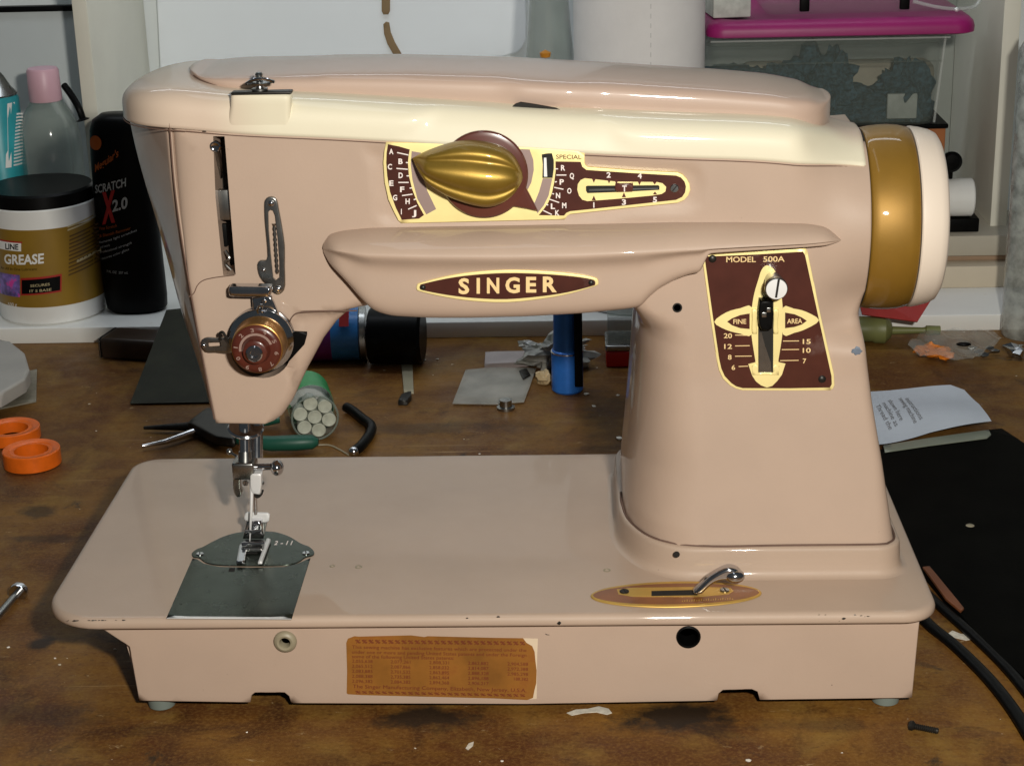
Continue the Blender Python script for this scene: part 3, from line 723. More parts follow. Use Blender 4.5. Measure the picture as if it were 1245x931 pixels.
plateY('dial_window', [(500.5, 184), (512, 186), (512, 200), (514, 216), (519.5, 232), (530.3, 254.4), (518.3, 261), (507.5, 242), (501.5, 219), (499.3, 200)], m_mauve, splate, E1, .03, r=0)
plateY('dial_window', [(626, 181), (644, 182), (648.5, 195), (649, 207), (646, 222), (641, 232), (630, 226)], m_mauve, splate, E1, .03, r=0)
plateY('dial_window', [(660, 217), (671.5, 217), (667, 238), (661, 250), (653.5, 259.5), (649, 249), (655.5, 233)], m_mauve, splate, E1, .03, r=0)
plateY('cam_opening', [(658.6, 188), (664.5, 186.8), (671, 186.5), (673.3, 195), (673.3, 205), (671.8, 216.5), (659.4, 216.5), (659.9, 200)], m_void, splate, E1, .03, r=0)
plateY('cam_edge', [(661.3, 192), (664.3, 192), (665.3, 215), (661.3, 215)], m_white_m, splate, E2, .02, r=0)
plateY('number_field', [(675.4, 196.5), (706, 197), (708, 203), (713, 206.8), (770, 210.6), (822, 213.6), (828, 216), (832.3, 221), (834, 227), (833, 234), (829.5, 239.5), (822, 243.2), (760, 250), (693, 257), (688.5, 259), (685.8, 262.3), (655, 261.8), (661, 254.5), (666.5, 246.6), (671, 235), (673.8, 222), (675.6, 208)], m_brown, splate, E1, .03, r=0)
plateY('keyhole_trim', [(701.9, 230.7), (702.5, 224), (706, 219), (711, 216.8), (722, 218), (749.6, 221), (799, 221.5), (805.5, 223), (810, 227.5), (809, 233), (804.5, 236), (793.8, 237.8), (755, 241.5), (714.2, 244.7), (708, 243), (704, 238)], m_gold, splate, E2, .03, r=0)
plateY('lever_slot', [(712.3, 227), (714, 226), (800.5, 225.4), (801.8, 227), (801.7, 231), (757, 233.5), (714.2, 235), (712.5, 232)], m_void, splate, E3, .03, r=0)
plateY('slot_rail', [(716, 230), (800, 228.5), (800, 230), (716, 232.5)], m_steel, splate, E3-.004, .02, r=0)
mb = MB(); K = E2-.004
for ch, cx, cy in (('A', 475.7, 187.5), ('B', 487, 199.5), ('C', 474, 206), ('D', 487.2, 216.5), ('E', 475.8, 226), ('F', 489, 233.5), ('G', 480.3, 243.5), ('H', 495.6, 248), ('I', 488, 260.5), ('J', 503.5, 262),
                   ('R', 684.6, 207.3), ('Q', 695.3, 217), ('P', 683, 224.5), ('O', 692.2, 235.3), ('N', 678.5, 241), ('M', 686, 253), ('L', 672.3, 254), ('K', 677.6, 262)):
    w = 1.0 if ch == 'I' else 5.2
    textY(mb, ch, cx-w/2, cy, cx+w/2, cy, 6.6, K, .03)
for s_, x, y in (('2', 740, 216), ('4', 777.8, 217), ('1', 722, 252.5), ('3', 758.6, 249), ('5', 796.3, 246)):
    w = 1.4 if s_ == '1' else 5; textY(mb, s_, x-w/2, y, x+w/2, y, 6.6, K, .03)
for a in ((482.8, 185.7, 496.6, 188.7), (482, 205, 495.8, 206), (484.3, 222, 496.8, 222), (488.8, 238, 501.5, 236.2), (496.3, 254.5, 506.5, 250), (493.5, 197.8, 496, 198), (494.3, 214, 497.3, 214), (498, 229, 501, 228.6), (503, 243, 506, 242),
          (676.5, 213, 688.6, 213), (673.8, 228, 685, 230.3), (668, 242.3, 679.8, 246.4), (660.5, 256, 671, 261), (674.5, 205.5, 678.5, 205.5), (674.5, 221.5, 677, 221), (671.5, 235.5, 673.5, 236), (664, 248.5, 666.5, 249.5)):
    quadY(mb, *a, .045, K)
textN('scale_print', mb, m_whitetext, splate)
mb = MB(); textY(mb, 'SPECIAL', 676, 193.2, 707, 193.6, 5.2, E1, .01)
for x, y, s_ in ((722, 216.5, 1), (740.5, 217.5, 1), (749.5, 218.5, 1), (777.5, 219.5, 1), (796, 221, .6), (722, 243.8, -1), (758.6, 240, -1), (796.3, 236.5, -.6)):
    a = P(x-2.6, y, E3-.002); b = P(x+2.6, y, E3-.002); c = P(x, y+6*s_, E3-.002); mb.add([a, b, c], [[0, 1, 2]])
textN('dark_print', mb, m_dbrown, splate)
screw('plate_screw', P(820, 229, E1), .17, splate, ang=.9)
sl = plateY('stitch_width_slider', [(748.5, 223.5), (769.5, 223), (770, 227), (769, 233.5), (749.5, 234), (747.5, 229)], m_dbrown, sm, SY-.16, .15, r=.05, step=.2)
mb = MB(); textY(mb, 'T', 756.5, 233, 762, 233, 7.5, SY-.165, .03); textN('lettering', mb, m_whitetext, sl)

# ---- selector disc, pointer, knob
dc = P(588.5, 211, YF-.1)
sd = lathe('selector_disc', dc, (0, -1, 0), [(0, 1.72), (.1, 1.76), (.2, 1.76), (.28, 1.70), (.32, 1.55), (.34, 0)], m_dbrown, sm, n=64)
plateY('pointer_tail', [(606, 258), (596, 240), (630, 215), (637, 224), (645.5, 240), (654, 257.5), (641, 254.5), (626, 252), (618, 253)], m_dbrown, sm, YF-.38, .22, r=.1, step=.15)
KY = YF-.5
up = cr([(501.3, 192.5), (509, 188), (518, 183.5), (530, 178.7), (549.6, 172.5), (570.5, 169.8), (594.5, 172.3), (613, 179), (626, 190), (634, 206), (635.5, 214)], 4, closed=False)
lo = cr([(501.8, 193.5), (505, 199.5), (511, 209), (522.3, 222), (546.4, 236.5), (573.7, 246.2), (594.5, 249.3), (613, 243.5), (626, 233), (633.5, 222), (635.8, 216)], 4, closed=False)
n_ = len(up); rings = []
for i in range(n_):
    U = P(*up[i], KY); Lw = P(*lo[i], KY); s_ = i/(n_-1)
    wd = np.linalg.norm(U-Lw); hh = (1.25*math.sin(math.pi*min(1, s_*.93+.02))**.62)*min(1, wd/1.2+.1); row = []
    if i == n_-1: hh = .12
    for k in range(33):
        t_ = k/32; th = math.pi*t_; q = (1-math.cos(th))/2
        lobe = 1-.24*(1-abs(math.sin(3*math.pi*t_))**.75)
        amp = float(sst(0, .15, s_)*(1-sst(.8, 1.0, s_))); lobe = 1-(1-lobe)*amp
        p = U*(1-q)+Lw*q; row.append([p[0], KY-hh*(math.sin(th)**.6)*lobe-.04, p[2]])
    row += [[Lw[0], KY+.12, Lw[2]], [U[0], KY+.12, U[2]]]
    rings.append(row)
v, f = loft(rings); knob = mesh('selector_knob', v, f, m_knob, sm, angle=70); subsurf(knob)

# ---- stitch length plate
MY = YF-.08
mp_ = [(853.2, 309.5), (870, 308), (920, 305.5), (979, 302.3), (981.5, 304.5), (983, 311), (998, 384), (1014, 455), (1014.7, 468), (1013, 472.5), (1009.5, 474.7), (960, 475), (903, 474.7), (895, 472.8), (887.5, 468.8), (879, 460.5), (874, 450), (871.5, 438), (862, 375)]
mplate = plateY('stitch_length_plate', mp_, m_gold, sm, MY, .1, r=.03, step=.4)
E1, E2, E3 = MY-.006, MY-.012, MY-.018
plateY('enamel_field', [(856.5, 312), (920, 309.5), (976.5, 306), (979, 311), (995, 385), (1011, 457), (1011.3, 467), (1009, 471), (960, 472), (903, 471.8), (895, 469.5), (889, 465.5), (881, 457), (877, 448), (874.5, 437), (866, 380)], m_brown, mplate, E1, .03, r=0)
spn = cr([(932.4, 322.7), (941, 327.5), (946.8, 340), (950, 358), (951.7, 376), (952, 395), (950.5, 412), (946.5, 437), (944, 452), (921, 452), (918.4, 438.2), (914, 410.3), (913.3, 395), (914, 376), (917, 357), (922, 340), (926, 328)], 3)
plateY('gold_spindle', spn, m_gold, mplate, E2, .02, r=0)
plateY('gold_arrow', [(909.8, 442.5), (918, 440.5), (932, 439.8), (946, 440), (955, 442), (950.7, 455.4), (945, 463), (939, 469), (932.4, 471), (925.5, 468.5), (919, 463.5), (914.5, 456.5)], m_gold, mplate, E2-.003, .02, r=0)
plateY('gold_eye', cr([(868.4, 391.4), (883, 379.8), (900, 374.8), (914, 373.5), (914, 406.5), (900, 405.5), (883, 401)], 3), m_gold, mplate, E2-.001, .02, r=0)
plateY('gold_eye', cr([(995.8, 389.2), (980, 379), (965, 375.2), (952, 374), (952, 406.5), (966, 404.5), (980, 399.8)], 3), m_gold, mplate, E2-.001, .02, r=0)
plateY('enamel_eye', [(884, 391), (890, 387), (900, 383), (911.5, 381), (911.5, 400), (900, 399), (890, 395.5)], m_brown, mplate, E3, .02, r=0)
plateY('enamel_eye', [(981, 390), (975, 386), (966, 382), (954.5, 380), (954.5, 399), (966, 397.5), (975, 394.5)], m_brown, mplate, E3, .02, r=0)
mb = MB(); K = E3-.006
for s_, x0, y0, x1, y1, h in (('MODEL', 883, 318.8, 919, 318.6, 6.8), ('500A', 928, 318.4, 954, 318, 6.8), ('FINE', 891.6, 393.8, 907.3, 393.6, 6), ('AREA', 957, 393.4, 975.4, 393, 6),
                        ('20', 880, 411, 890, 411, 6), ('12', 880.5, 424, 890, 424, 6), ('8', 885, 437, 889.5, 437, 6), ('6', 889.5, 449.5, 893.8, 449.5, 6), ('15', 976, 418, 985.7, 418, 6), ('10', 976, 428.8, 985.7, 428.6, 6), ('7', 976, 441.6, 980.2, 441.6, 6)):
    textY(mb, s_, x0, y0, x1, y1, h, K, .015)
for a in ((893.7, 407.3, 911, 407.7), (893.7, 420.5, 911.5, 420.2), (893.7, 433, 914, 432.8), (898, 445.5, 909.5, 445), (952, 414.6, 971.5, 414.4), (950.5, 425, 971.5, 424.8), (948.5, 438.4, 971, 438)): quadY(mb, *a, .035, K)
textN('scale_print', mb, m_goldtext, mplate)
plateY('lever_slot', [(921.7, 366), (940.5, 366), (940, 454.4), (922, 454.4)], m_void, mplate, E3-.003, .02, r=0)
plateY('slot_shine', [(923, 404), (926, 404), (930, 420), (937, 440), (938, 453), (923, 453)], m_steel, mplate, E3-.006, .01, r=0)
for x in (917.5, 943.5):
    plateY('slot_clip', [(x-3.2, 376), (x+3.2, 376), (x+3.5, 384), (x+2.4, 390), (x+2.4, 397), (x+3.2, 403), (x+2.8, 406), (x-2.8, 406), (x-3.4, 400), (x-3, 388)], m_gold, mplate, E3-.10, .09, r=.04, step=.12)
plateY('slot_stop', [(914, 445), (921, 442), (922, 453), (940, 453), (940, 443), (948, 445), (947, 456), (915, 456)], m_gold, mplate, E3-.04, .035, r=.02, step=.2)
rivet('plate_rivet', P(866.2, 314.7, E1), .16, mplate); rivet('plate_rivet', P(999.5, 460.8, E1), .16, mplate)
ll = plateY('stitch_length_lever', [(924, 366), (939, 366), (941, 382), (939, 400), (936, 402), (926, 402), (923, 395), (922, 380)], m_black, sm, MY-.55, .5, r=.08, step=.15)
mb = MB(); mb.add(*box_g(P(926, 386, MY-.6), P(932, 379, MY-.5), .02)).add(*box_g(P(932, 380, MY-.62), P(937, 373, MY-.5), .02)); mb.build('lever_link', m_steel, ll)
kp = P(944.2, 351.5, MY-1.35)
lathe('lever_knob', kp, (.0, 1, 0), [(0, .0), (0, .40), (.05, .45), (.3, .45), (.36, .40), (.9, .38), (1.3, .34)], m_steel, ll, n=36)
lathe('lever_screw', kp+[0, -.012, 0], (0, -1, 0), [(-.01, .42), (.01, .41), (.02, 0)], m_white_m, ll, n=30)
a = P(947, 339.5, kp[1]-.037); b = P(943.5, 362, kp[1]-.037)
mb = MB(); d = b-a; n0 = np.array([-d[2], 0, d[0]]); n0 = n0/np.linalg.norm(n0)*.045; mb.add([a-n0, b-n0, b+n0, a+n0], [[0, 1, 2, 3]]); mb.build('screw_slot', m_void, ll, angle=0)
for (px_, py_, r_, Y_) in ((1026, 752, .07, 0), (1020, 755, .05, 0), (665, 770.5, .07, .45), (1012, 832, .05, .45), (680, 757, .08, -.02), (606, 749.5, .06, .05), (568, 751, .04, .02)):
    v, f = blob_g(P(px_, py_, Y_+.01), r_, (1.3, .25, .8), .35, 1.5, px_, 1); mesh('paint_chip', v, f, m_bolt, sm, angle=40)
v, f = blob_g(P(1041, 427, YF+.03), .22, (1, .25, .8), .35, 1.5, 5, 2); mesh('paint_chip', v, f, mat('slate_blue_smudge', (.14, .17, .22), .6, var=.3), sm, angle=40)
tube('seam', [P(x, y, YF-.005) for x, y in cr([(352.5, 402), (352, 393), (355, 385.5), (362, 380.5), (380, 378.6), (405, 378), (434, 377.6)], 5, closed=False)], .028, m_seam, body, n=6)
cs = [(rng.uniform(72, 152), rng.uniform(744, 752), .0, rng.uniform(.02, .045)) for _ in range(16)]+[(rng.uniform(790, 980), rng.uniform(690, 699), 3.35, rng.uniform(.015, .035)) for _ in range(9)]+[(rng.uniform(990, 1080), rng.uniform(746, 752), .0, rng.uniform(.02, .04)) for _ in range(8)]+[(rng.uniform(225, 255), rng.uniform(154, 160), YF-.05, rng.uniform(.025, .05)) for _ in range(5)]
cb_ = MB()
for px_, py_, Y_, r_ in cs:
    if Y_ == 0: q_ = P(px_, py_, .04); q_[2] = min(q_[2], -.06)
    elif Y_ == 3.35: q_ = G(px_, py_, .12); q_[1] -= 0
    else: q_ = P(px_, py_, Y_)
    cb_.add(*blob_g(q_, r_, (1.8, .6, .6), .35, 1.5, px_, 1))
meta(cb_.build('paint_chips', m_bolt, sm, angle=40), kind='stuff')
lathe('screw_hole', P(823.5, 374, YF-.0), (0, -1, 0), [(0, .2), (.03, .2), (.03, .15), (.0, .14), (0, 0)], m_void, body, n=20)

# ---- thread guide plate and tension dial
TY = YF-.14
g = plateY('thread_guide_plate', cr([(321, 250), (322, 243.5), (326, 240), (332, 240), (336.5, 244), (339, 256), (343, 278), (346, 300), (346, 325), (346.5, 348), (343, 356), (337, 358.5), (331, 355), (328, 350), (319, 342), (314, 333), (312.5, 322), (316, 317), (322, 317), (325, 312), (323.5, 290), (321.5, 268)], 2), m_steel, sm, TY, .14, r=.05, step=.2,
           holes=[[(326, 258), (329, 255), (332, 256), (334.5, 262), (338, 290), (340, 318), (340, 337), (335, 341), (332, 338), (329, 310), (326.5, 280)]])
rivet('guide_rivet', P(329.5, 247.5, TY), .13, g, m_chrome); rivet('guide_rivet', P(338.5, 351.5, TY), .14, g, m_chrome); rivet('guide_rivet', P(320.5, 328, TY), .09, g, m_chrome)
lathe('slot_spring', P(333, 272, TY+.1), (P(337, 335, TY+.1)-P(333, 272, TY+.1)), [(k*.11, .055 if k % 2 else .09) for k in range(20)], m_steel, g, n=8)
ctr = P(317.5, 414, YF-.8)
td = lathe('tension_drum', (ctr[0], YF, ctr[2]), (0, -1, 0), [(-.6, 1.0), (.02, 1.0), (.05, 1.22), (.2, 1.30), (.3, 1.26), (.36, 1.1), (.45, 1.08), (.52, 1.24), (.66, 1.33), (.8, 1.33), (.9, 1.24), (1.0, 1.12), (1.0, 0)], m_chrome, sm, n=56)
dr = lathe('tension_dial', (ctr[0], YF, ctr[2]), (0, -1, 0), [(1.0, 1.1), (1.3, 1.06), (1.75, 1.06), (1.84, 1.04), (1.86, 1.0), (1.86, 0)], mat('aged_brass', (.40, .21, .06), .3, metal=.85, var=.1), sm, n=56)
lathe('dial_face', (ctr[0], YF, ctr[2]), (0, -1, 0), [(1.8, 1.0), (1.9, 1.0), (1.97, .93), (2.0, .8), (2.0, .58), (2.35, .48), (2.38, .42), (2.38, 0)], m_red, dr, n=48)
lathe('dial_nut', (ctr[0], YF, ctr[2]), (0, -1, 0), [(2.3, .34), (2.5, .34), (2.56, .29), (2.56, .17), (2.44, .15), (2.44, 0)], m_chrome, dr, n=32)
a0 = np.linspace(math.radians(20), math.radians(185), 14); mb = MB()
yy = YF-2.008
mb.add([(ctr[0]+r*math.cos(a), yy, ctr[2]+r*math.sin(a)) for r in (.60, .70) for a in a0], [[i, i+1, i+15, i+14] for i in range(13)])
for i, s_ in enumerate('0123456789'):
    a = math.radians(205-i*36); c = np.array([ctr[0]+.83*math.cos(a), yy, ctr[2]+.83*math.sin(a)]); u = np.array([math.cos(a-math.pi/2), 0, math.sin(a-math.pi/2)]); w_ = np.array([math.cos(a), 0, math.sin(a)])
    q = c-u*.07-w_*.08; mb.add(*text_g(s_, q, q+u*(.14 if s_ != '1' else .05), q+w_*.17, .02))
textN('dial_print', mb, m_dial_ink, dr)
plateY('release_arm', [(306, 362), (328, 359), (333, 368), (341, 388), (347, 396), (330, 388), (312, 389), (303, 396), (308, 384)], m_chrome, sm, YF-.62, .2, r=.07, step=.15)
la = P(279, 351.5, YF-.7); lb_ = P(327, 352, YF-.7)
tl = plateY('release_lever', cr([(277.5, 352), (279, 348.8), (286, 348.5), (324, 349), (329, 351), (329.5, 357), (327, 361), (318, 362), (282, 361.5), (278, 358)], 2), m_chrome, sm, YF-1.0, .5, r=.12, step=.12)
tube('check_spring', cr([P(316, 384, YF-.85), P(313, 378, YF-.95), P(316, 371, YF-1.0), P(320, 373, YF-.95)], 5, closed=False), .05, m_chrome, sm)
gp = plateY('thread_bracket', cr([(245, 420), (246, 413), (252, 410.5), (262, 411), (283, 411.5), (283, 429), (262, 428.5), (250, 428)], 2), m_steel, sm, YF-.35, .1, r=.04, step=.15, holes=[[(253, 416), (268, 415.5), (269, 421), (254, 422)]])
rivet('bracket_rivet', P(248, 420, YF-.35), .1, gp, m_chrome)
tube('bracket_hook', cr([P(268, 413, YF-.5), P(267, 406, YF-.7), P(271, 404, YF-.8), P(276, 412, YF-.75), P(283, 421, YF-.6)], 5, closed=False), .06, m_bolt, gp)

# ---- presser bar, needle bar and foot
def Yn(py): return 8.2+(py-520)*(6.7-8.2)/(660-520)
def N_(px, py, o=0): return P(px, py, Yn(py)+o)
lathe('bar_collar', N_(299, 520, -.3), (.12, -.28, 1), [(-.12, .45), (-.1, .74), (.0, .80), (.08, .74), (.1, .3)], m_chrome, sm, n=36)
ax = N_(304, 560)-N_(303, 500)
tube('presser_bar', [N_(312, 490), N_(312, 520), N_(312, 556)], .28, m_chrome, sm, n=20)
tube('needle_bar', [N_(297, 490, -.5), N_(297.5, 520, -.5), N_(298, 552, -.5)], .25, m_chrome, sm, n=20)
tube('needle_bar_tip', [N_(298, 549, -.5), N_(298, 562, -.5)], .3, m_steel, sm, n=20)
def boxN(name, x0, y0, x1, y1, o, th, mat_, b=.05):
    a = N_(x0, y1, o); c = N_(x1, y0, o)
    return box(name, (a[0], min(a[1], c[1])-th/2, a[2]), (c[0], max(a[1], c[1])+th/2, c[2]), mat_, sm, b=b)
boxN('presser_clamp', 285, 556, 311, 579, -.2, .9, m_steel, .1)
tube('clamp_shaft', [N_(306, 568, -.3), N_(330, 567, -.4)], .15, m_chrome, sm, n=16)
v, f = sphere_g(N_(337, 568.5, -.4), .36, 20, (.8, 1, 1)); mesh('clamp_thumb_screw', v, f, m_chrome, sm, angle=180)
v, f = sphere_g(N_(279, 549, .3), .14, 14); mesh('guide_stud', v, f, m_steel, sm, angle=180)
tube('guide_stud_pin', [N_(279, 549, .3), N_(290, 556, 0)], .06, m_steel, sm)
pl_ = cr([(285, 577), (292, 577), (292, 592), (294, 600), (290, 605), (285, 601), (283, 590)], 3)
plateY('foot_clamp_jaw', pl_, m_steel, sm, Yn(590)-.3, .35, r=.06, step=.12)
pl_ = cr([(310, 600), (319, 598), (318, 603), (313, 606), (309, 604)], 3)
plateY('foot_clamp_jaw', pl_, m_bolt, sm, Yn(600)-.1, .3, r=.05, step=.12)
plateY('needle_clamp', [(304, 576), (317.5, 576), (317.5, 590), (316, 601.5), (306, 600), (304, 590)], m_white_m, sm, Yn(590)-.55, .4, r=.05, step=.12)
screw('clamp_screw', N_(298.5, 587, -.4), .13, sm, m_chrome, ang=1.2); screw('clamp_screw', N_(319, 587, -.3), .09, sm, m_chrome)
tube('needle', [N_(305.5, 577, -.4), N_(306, 600, -.35), N_(305.5, 618, -.25), N_(304.5, 640, -.1), G(303.5, 662, .1)], [.085, .085, .07, .05, .02], m_white_m, sm, n=14)
tube('foot_shank', [N_(310, 598, .1), N_(311, 625, .3)], .09, m_chrome, sm, n=14)
fy = 7.0
# foot: upright plate + hinged toes
zf = lambda h: h
A1 = G(296, 650, .35); 
pf_u = [(297, 633), (297.5, 625), (300, 623.3), (325, 624), (327.5, 626), (326.5, 633), (322, 654), (294, 654)]
plateY('foot_lifter', [(296.5, 631), (297.5, 625), (300, 623.3), (325, 624), (327.8, 626), (327, 633), (325, 635), (300, 634)], m_white_m, sm, 7.32, .12, r=.03, step=.15)
plateY('foot_ankle', [(300, 634), (325, 634), (320, 655), (295, 655)], m_steel, sm, 7.35, .12, r=.04, step=.15, holes=[])
plateY('foot_hinge', [(300, 641), (303, 634), (317, 634), (319, 641), (319, 651), (298, 651)], m_chrome, sm, 6.95, .45, r=.08, step=.12)
for q in ([(291, 660), (297, 657), (302, 657), (297, 682), (287, 682)], [(305, 657), (309, 657), (307, 672), (300, 672)][:0], [(324, 653), (329, 654), (318.5, 682), (313.5, 682)]):
    if q: plateZ('foot_toe', q, m_white_m if q[0][0] > 300 else m_chrome, sm, .26, .13, r=.05, step=.15)
plateZ('foot_sole', [(296, 655), (323, 655), (320, 667), (293, 667)], m_steel, sm, .30, .14, r=.05, step=.15)
tube('foot_pin', [G(294, 661, .42), G(322, 660, .42)], .09, m_chrome, sm, n=14)
tube('foot_pin', [G(298, 646, .95), G(318, 645, .95)], .06, m_chrome, sm, n=14)
# needle plate and slide plate
npl = cr([(233, 672), (239, 667), (247, 664), (258, 658), (272, 651.5), (288, 647), (307, 645), (330, 645.6), (342, 648), (353.6, 652.5), (366, 660), (376, 664), (382, 670), (380, 674.5), (371, 677), (362, 683), (345, 686.5), (306, 687), (266.7, 686.3), (250, 683), (242, 677.5), (235, 676.5)], 3)
nplate = plateZ('needle_plate', npl, m_plate, sm, .06, .05, r=.03, step=.4)
plateZ('feed_slot', [(304, 662), (318, 662), (313, 673), (299, 673)], m_void, nplate, .066, .01, r=0)
plateZ('feed_dog', [(305, 664), (315, 664), (312, 671), (301, 671)], m_steel, nplate, .1, .04, r=.02)
for (x, y) in ((243, 673.5), (372, 672.5)): screw('plate_screw', G(x, y, .06), .17, nplate, m_chrome, ax=(0, 0, 1), ang=.2, h=.05)
mb = MB()
for s_, x in (('2', 333), ('-', 340.5), ('1', 347.5), ('1', 353)): 
    w = 4 if s_ == '2' else (3 if s_ == '-' else 1.3); mb.add(*text_g(s_, G(x, 662, .064), G(x+w, 662, .064), G(x+2, 657, .064), .03))
textN('scale_print', mb, m_whitetext, nplate)
slp = [(202, 751), (354.5, 752), (377.5, 677.5), (372, 680), (362, 684.5), (345, 688.5), (306, 689.3), (266.7, 688.5), (248, 684.5), (240, 679.5), (234, 678)]
splt = plateZ('slide_plate', slp, m_plate, sm, .03, .03, r=.02, step=.5)
plateZ('plate_hole', [(279, 690), (286, 690), (285, 694.5), (277.5, 694.5)], m_void, splt, .036, .01, r=0)
plateZ('plate_lip', [(202.5, 750.6), (212, 748), (230, 748.8), (330, 749.4), (345, 749), (354.3, 751.6)], m_white_m, splt, .05, .04, r=.01, step=.5)

# ---- feed drop plate with lever
cx_, cy_ = 822, 721
el = [(822+104.5*math.cos(a)*1, 722.3-2.0*math.cos(a)+15*math.sin(a)*(1 if math.sin(a) > 0 else .97)*1) for a in np.linspace(0, 2*math.pi, 57)[:-1]]
def lens(s, t): 
    o = []
    for a in np.linspace(0, 2*math.pi, 57)[:-1]:
        c = math.cos(a); w = math.sin(a)*abs(math.sin(a))**.05
        o.append((822+104*s*c, 721.5-1.8*c*s+15.5*t*w))
    return o
m_gold2 = mat('tarnished_gold', (.60, .38, .09), .38, metal=.55, var=.12, vscale=1)
m_brown2 = mat('rust_brown_enamel', (.22, .075, .02), .32, coat=.3, var=.2, vscale=1)
fplate = plateZ('feed_control_plate', lens(1, 1), m_gold2, sm, .07, .06, r=.04, step=.4)
plateZ('enamel_field', lens(.97, .82), m_brown2, fplate, .076, .01, r=0)
plateZ('gold_field', [(750, 716), (770, 714), (850, 713), (888, 714), (892, 718), (886, 722), (850, 725), (770, 725), (752, 722)], m_gold2, fplate, .082, .01, r=0)
plateZ('lever_slot', [(792, 718), (848, 716.5), (848, 723), (792, 724)], m_void, fplate, .088, .01, r=0)
screw('plate_screw', G(759, 719, .08), .2, fplate, m_bolt, ax=(0, 0, 1)); screw('plate_screw', G(881, 717.5, .08), .2, fplate, m_steel, ax=(0, 0, 1))
mb = MB(); mb.add(*text_g('DARNING   UP', G(830, 731, .084), G(852, 730.6, .084), G(830.5, 728.3, .084))).add(*text_g('MAKE IN USA', G(862, 730.2, .084), G(888, 728, .084), G(862.5, 727.5, .084)))
mb = MB(); 
for k in range(22):
    xx = 829+k*2.9; q = G(xx, 731.2-(k*.13), .084); w_ = .035
    mb.add([q, q+[w_, 0, 0], q+[w_+.02, .10+.05*(k % 3), 0], q+[.02, .10+.05*(k % 3), 0]], [[0, 1, 2, 3]])
textN('worn_print', mb, m_gold2, fplate)
Yl2 = G(845, 722, .1)[1]
lv = cr([(843, 722.5), (852, 713), (861, 704), (872, 696.5), (885, 691), (895, 692.5), (902, 698), (903, 703), (898, 707), (888, 706.5), (876, 707), (867, 711), (858, 719), (853, 723)], 3)
plateY('feed_lever', lv, m_chrome, sm, Yl2-.3, .45, r=.16, step=.1)
v, f = sphere_g(P(893.5, 700, Yl2-.15), .36, 20, (1.15, .9, .8)); mesh('feed_lever_knob', v, f, m_chrome, sm, angle=180)

# ---- handwheel
hw = lathe('handwheel', (0, YW, ZW), (1, 0, 0), [(XR-.3, 3.0), (XR+.02, RW-.15), (XR+.06, RW-.05), (XR+.12, RW), (XR+.4, RW+.05), (XR+.8, RW+.09), (XR+1.2, RW+.10), (XR+1.6, RW+.07), (XR+1.95, RW), (XR+2.0, RW-.05), (XR+2.02, RW-.2), (XR+2.02, 0)], m_bronze, sm, n=96)
rim = lathe('handwheel_rim', (0, YW, ZW), (1, 0, 0), [(XR+2.03, 3.2), (XR+2.05, RW-.04), (XR+2.1, RW+.01), (XR+2.2, RW+.01), (XR+2.5, RW-.04), (XR+2.85, RW-.13), (XR+3.1, RW-.25), (XR+3.22, RW-.45), (XR+3.24, RW-.75), (XR+3.1, RW-.9), (XR+3.1, 0)], m_rim, sm, n=96)
lathe('wheel_seam', (0, YW, ZW), (1, 0, 0), [(XR-.06, RW-.5), (XR-.05, RW-.07), (XR+.03, RW-.04), (XR+.03, RW-.5)], m_void, sm, n=96)

#@@CLUTTER@@
# ================================================================== BENCH CLUTTER
m_clear = mat('clear_plastic', (.62, .66, .64), .12, alpha=.32, var=.03)
m_glassy = mat('cloudy_clear_plastic', (.26, .31, .27), .12, alpha=.42, var=.2, vscale=1.5, coat=.9)
SHY = 51.0
SZ = float(P(100, 398, SHY)[2])
# ---- shelf unit
shelf = thing('shelf_unit', 'white painted shelf unit standing on the bench behind the sewing machine', 'shelf', (20, SHY, TZ))
box('shelf_board', (-70, SHY, TZ), (110, 77.8, SZ), m_shelf, shelf, b=.06)
UY = 61.0; roll0 = P(777, 50, 56)[0]+2.5; lx0 = P(93, 60, UY)[0]; lx1 = P(111, 60, UY)[0]
box('upright', (lx0, UY, SZ+.01), (lx1, 77.8, 75), m_cream_edge, shelf, b=.04)
rx0 = P(1212, 150, UY)[0]; rx1 = P(1232, 150, UY)[0]
box('upright', (rx0, UY, SZ+.01), (rx1, 77.8, 75), m_cream_edge, shelf, b=.04)
box('bay_shade_panel', (roll0-2, 76.6, SZ+.01), (rx0-.02, 77.4, 70), mat('bay_shade_grey', (.30, .32, .29), .6, var=.05, vscale=8), shelf, b=.03)  # added grey sheet, its colour stands in for shade in the right bay
# ---- framed board in the left bay
m_board = mat('grey_white_board', (.56, .60, .61), .45, var=.04, vscale=6)
b1 = P(99, 8, 72)
fb = thing('framed_board', 'pale grey board with a thin black frame in the left bay of the shelf', 'board', (b1[0]-6, 72, SZ))
box('board', (b1[0]-14, 71.8, SZ+.02), (b1[0]-.3, 72.3, b1[2]-.3), m_board, fb, b=.02)
box('frame_rail', (b1[0]-14, 71.6, b1[2]-.29), (b1[0], 72.4, b1[2]+.12), m_black, fb, b=.03)
box('frame_rail', (b1[0]-.29, 71.6, SZ+.02), (b1[0], 72.4, b1[2]-.3), m_black, fb, b=.03)
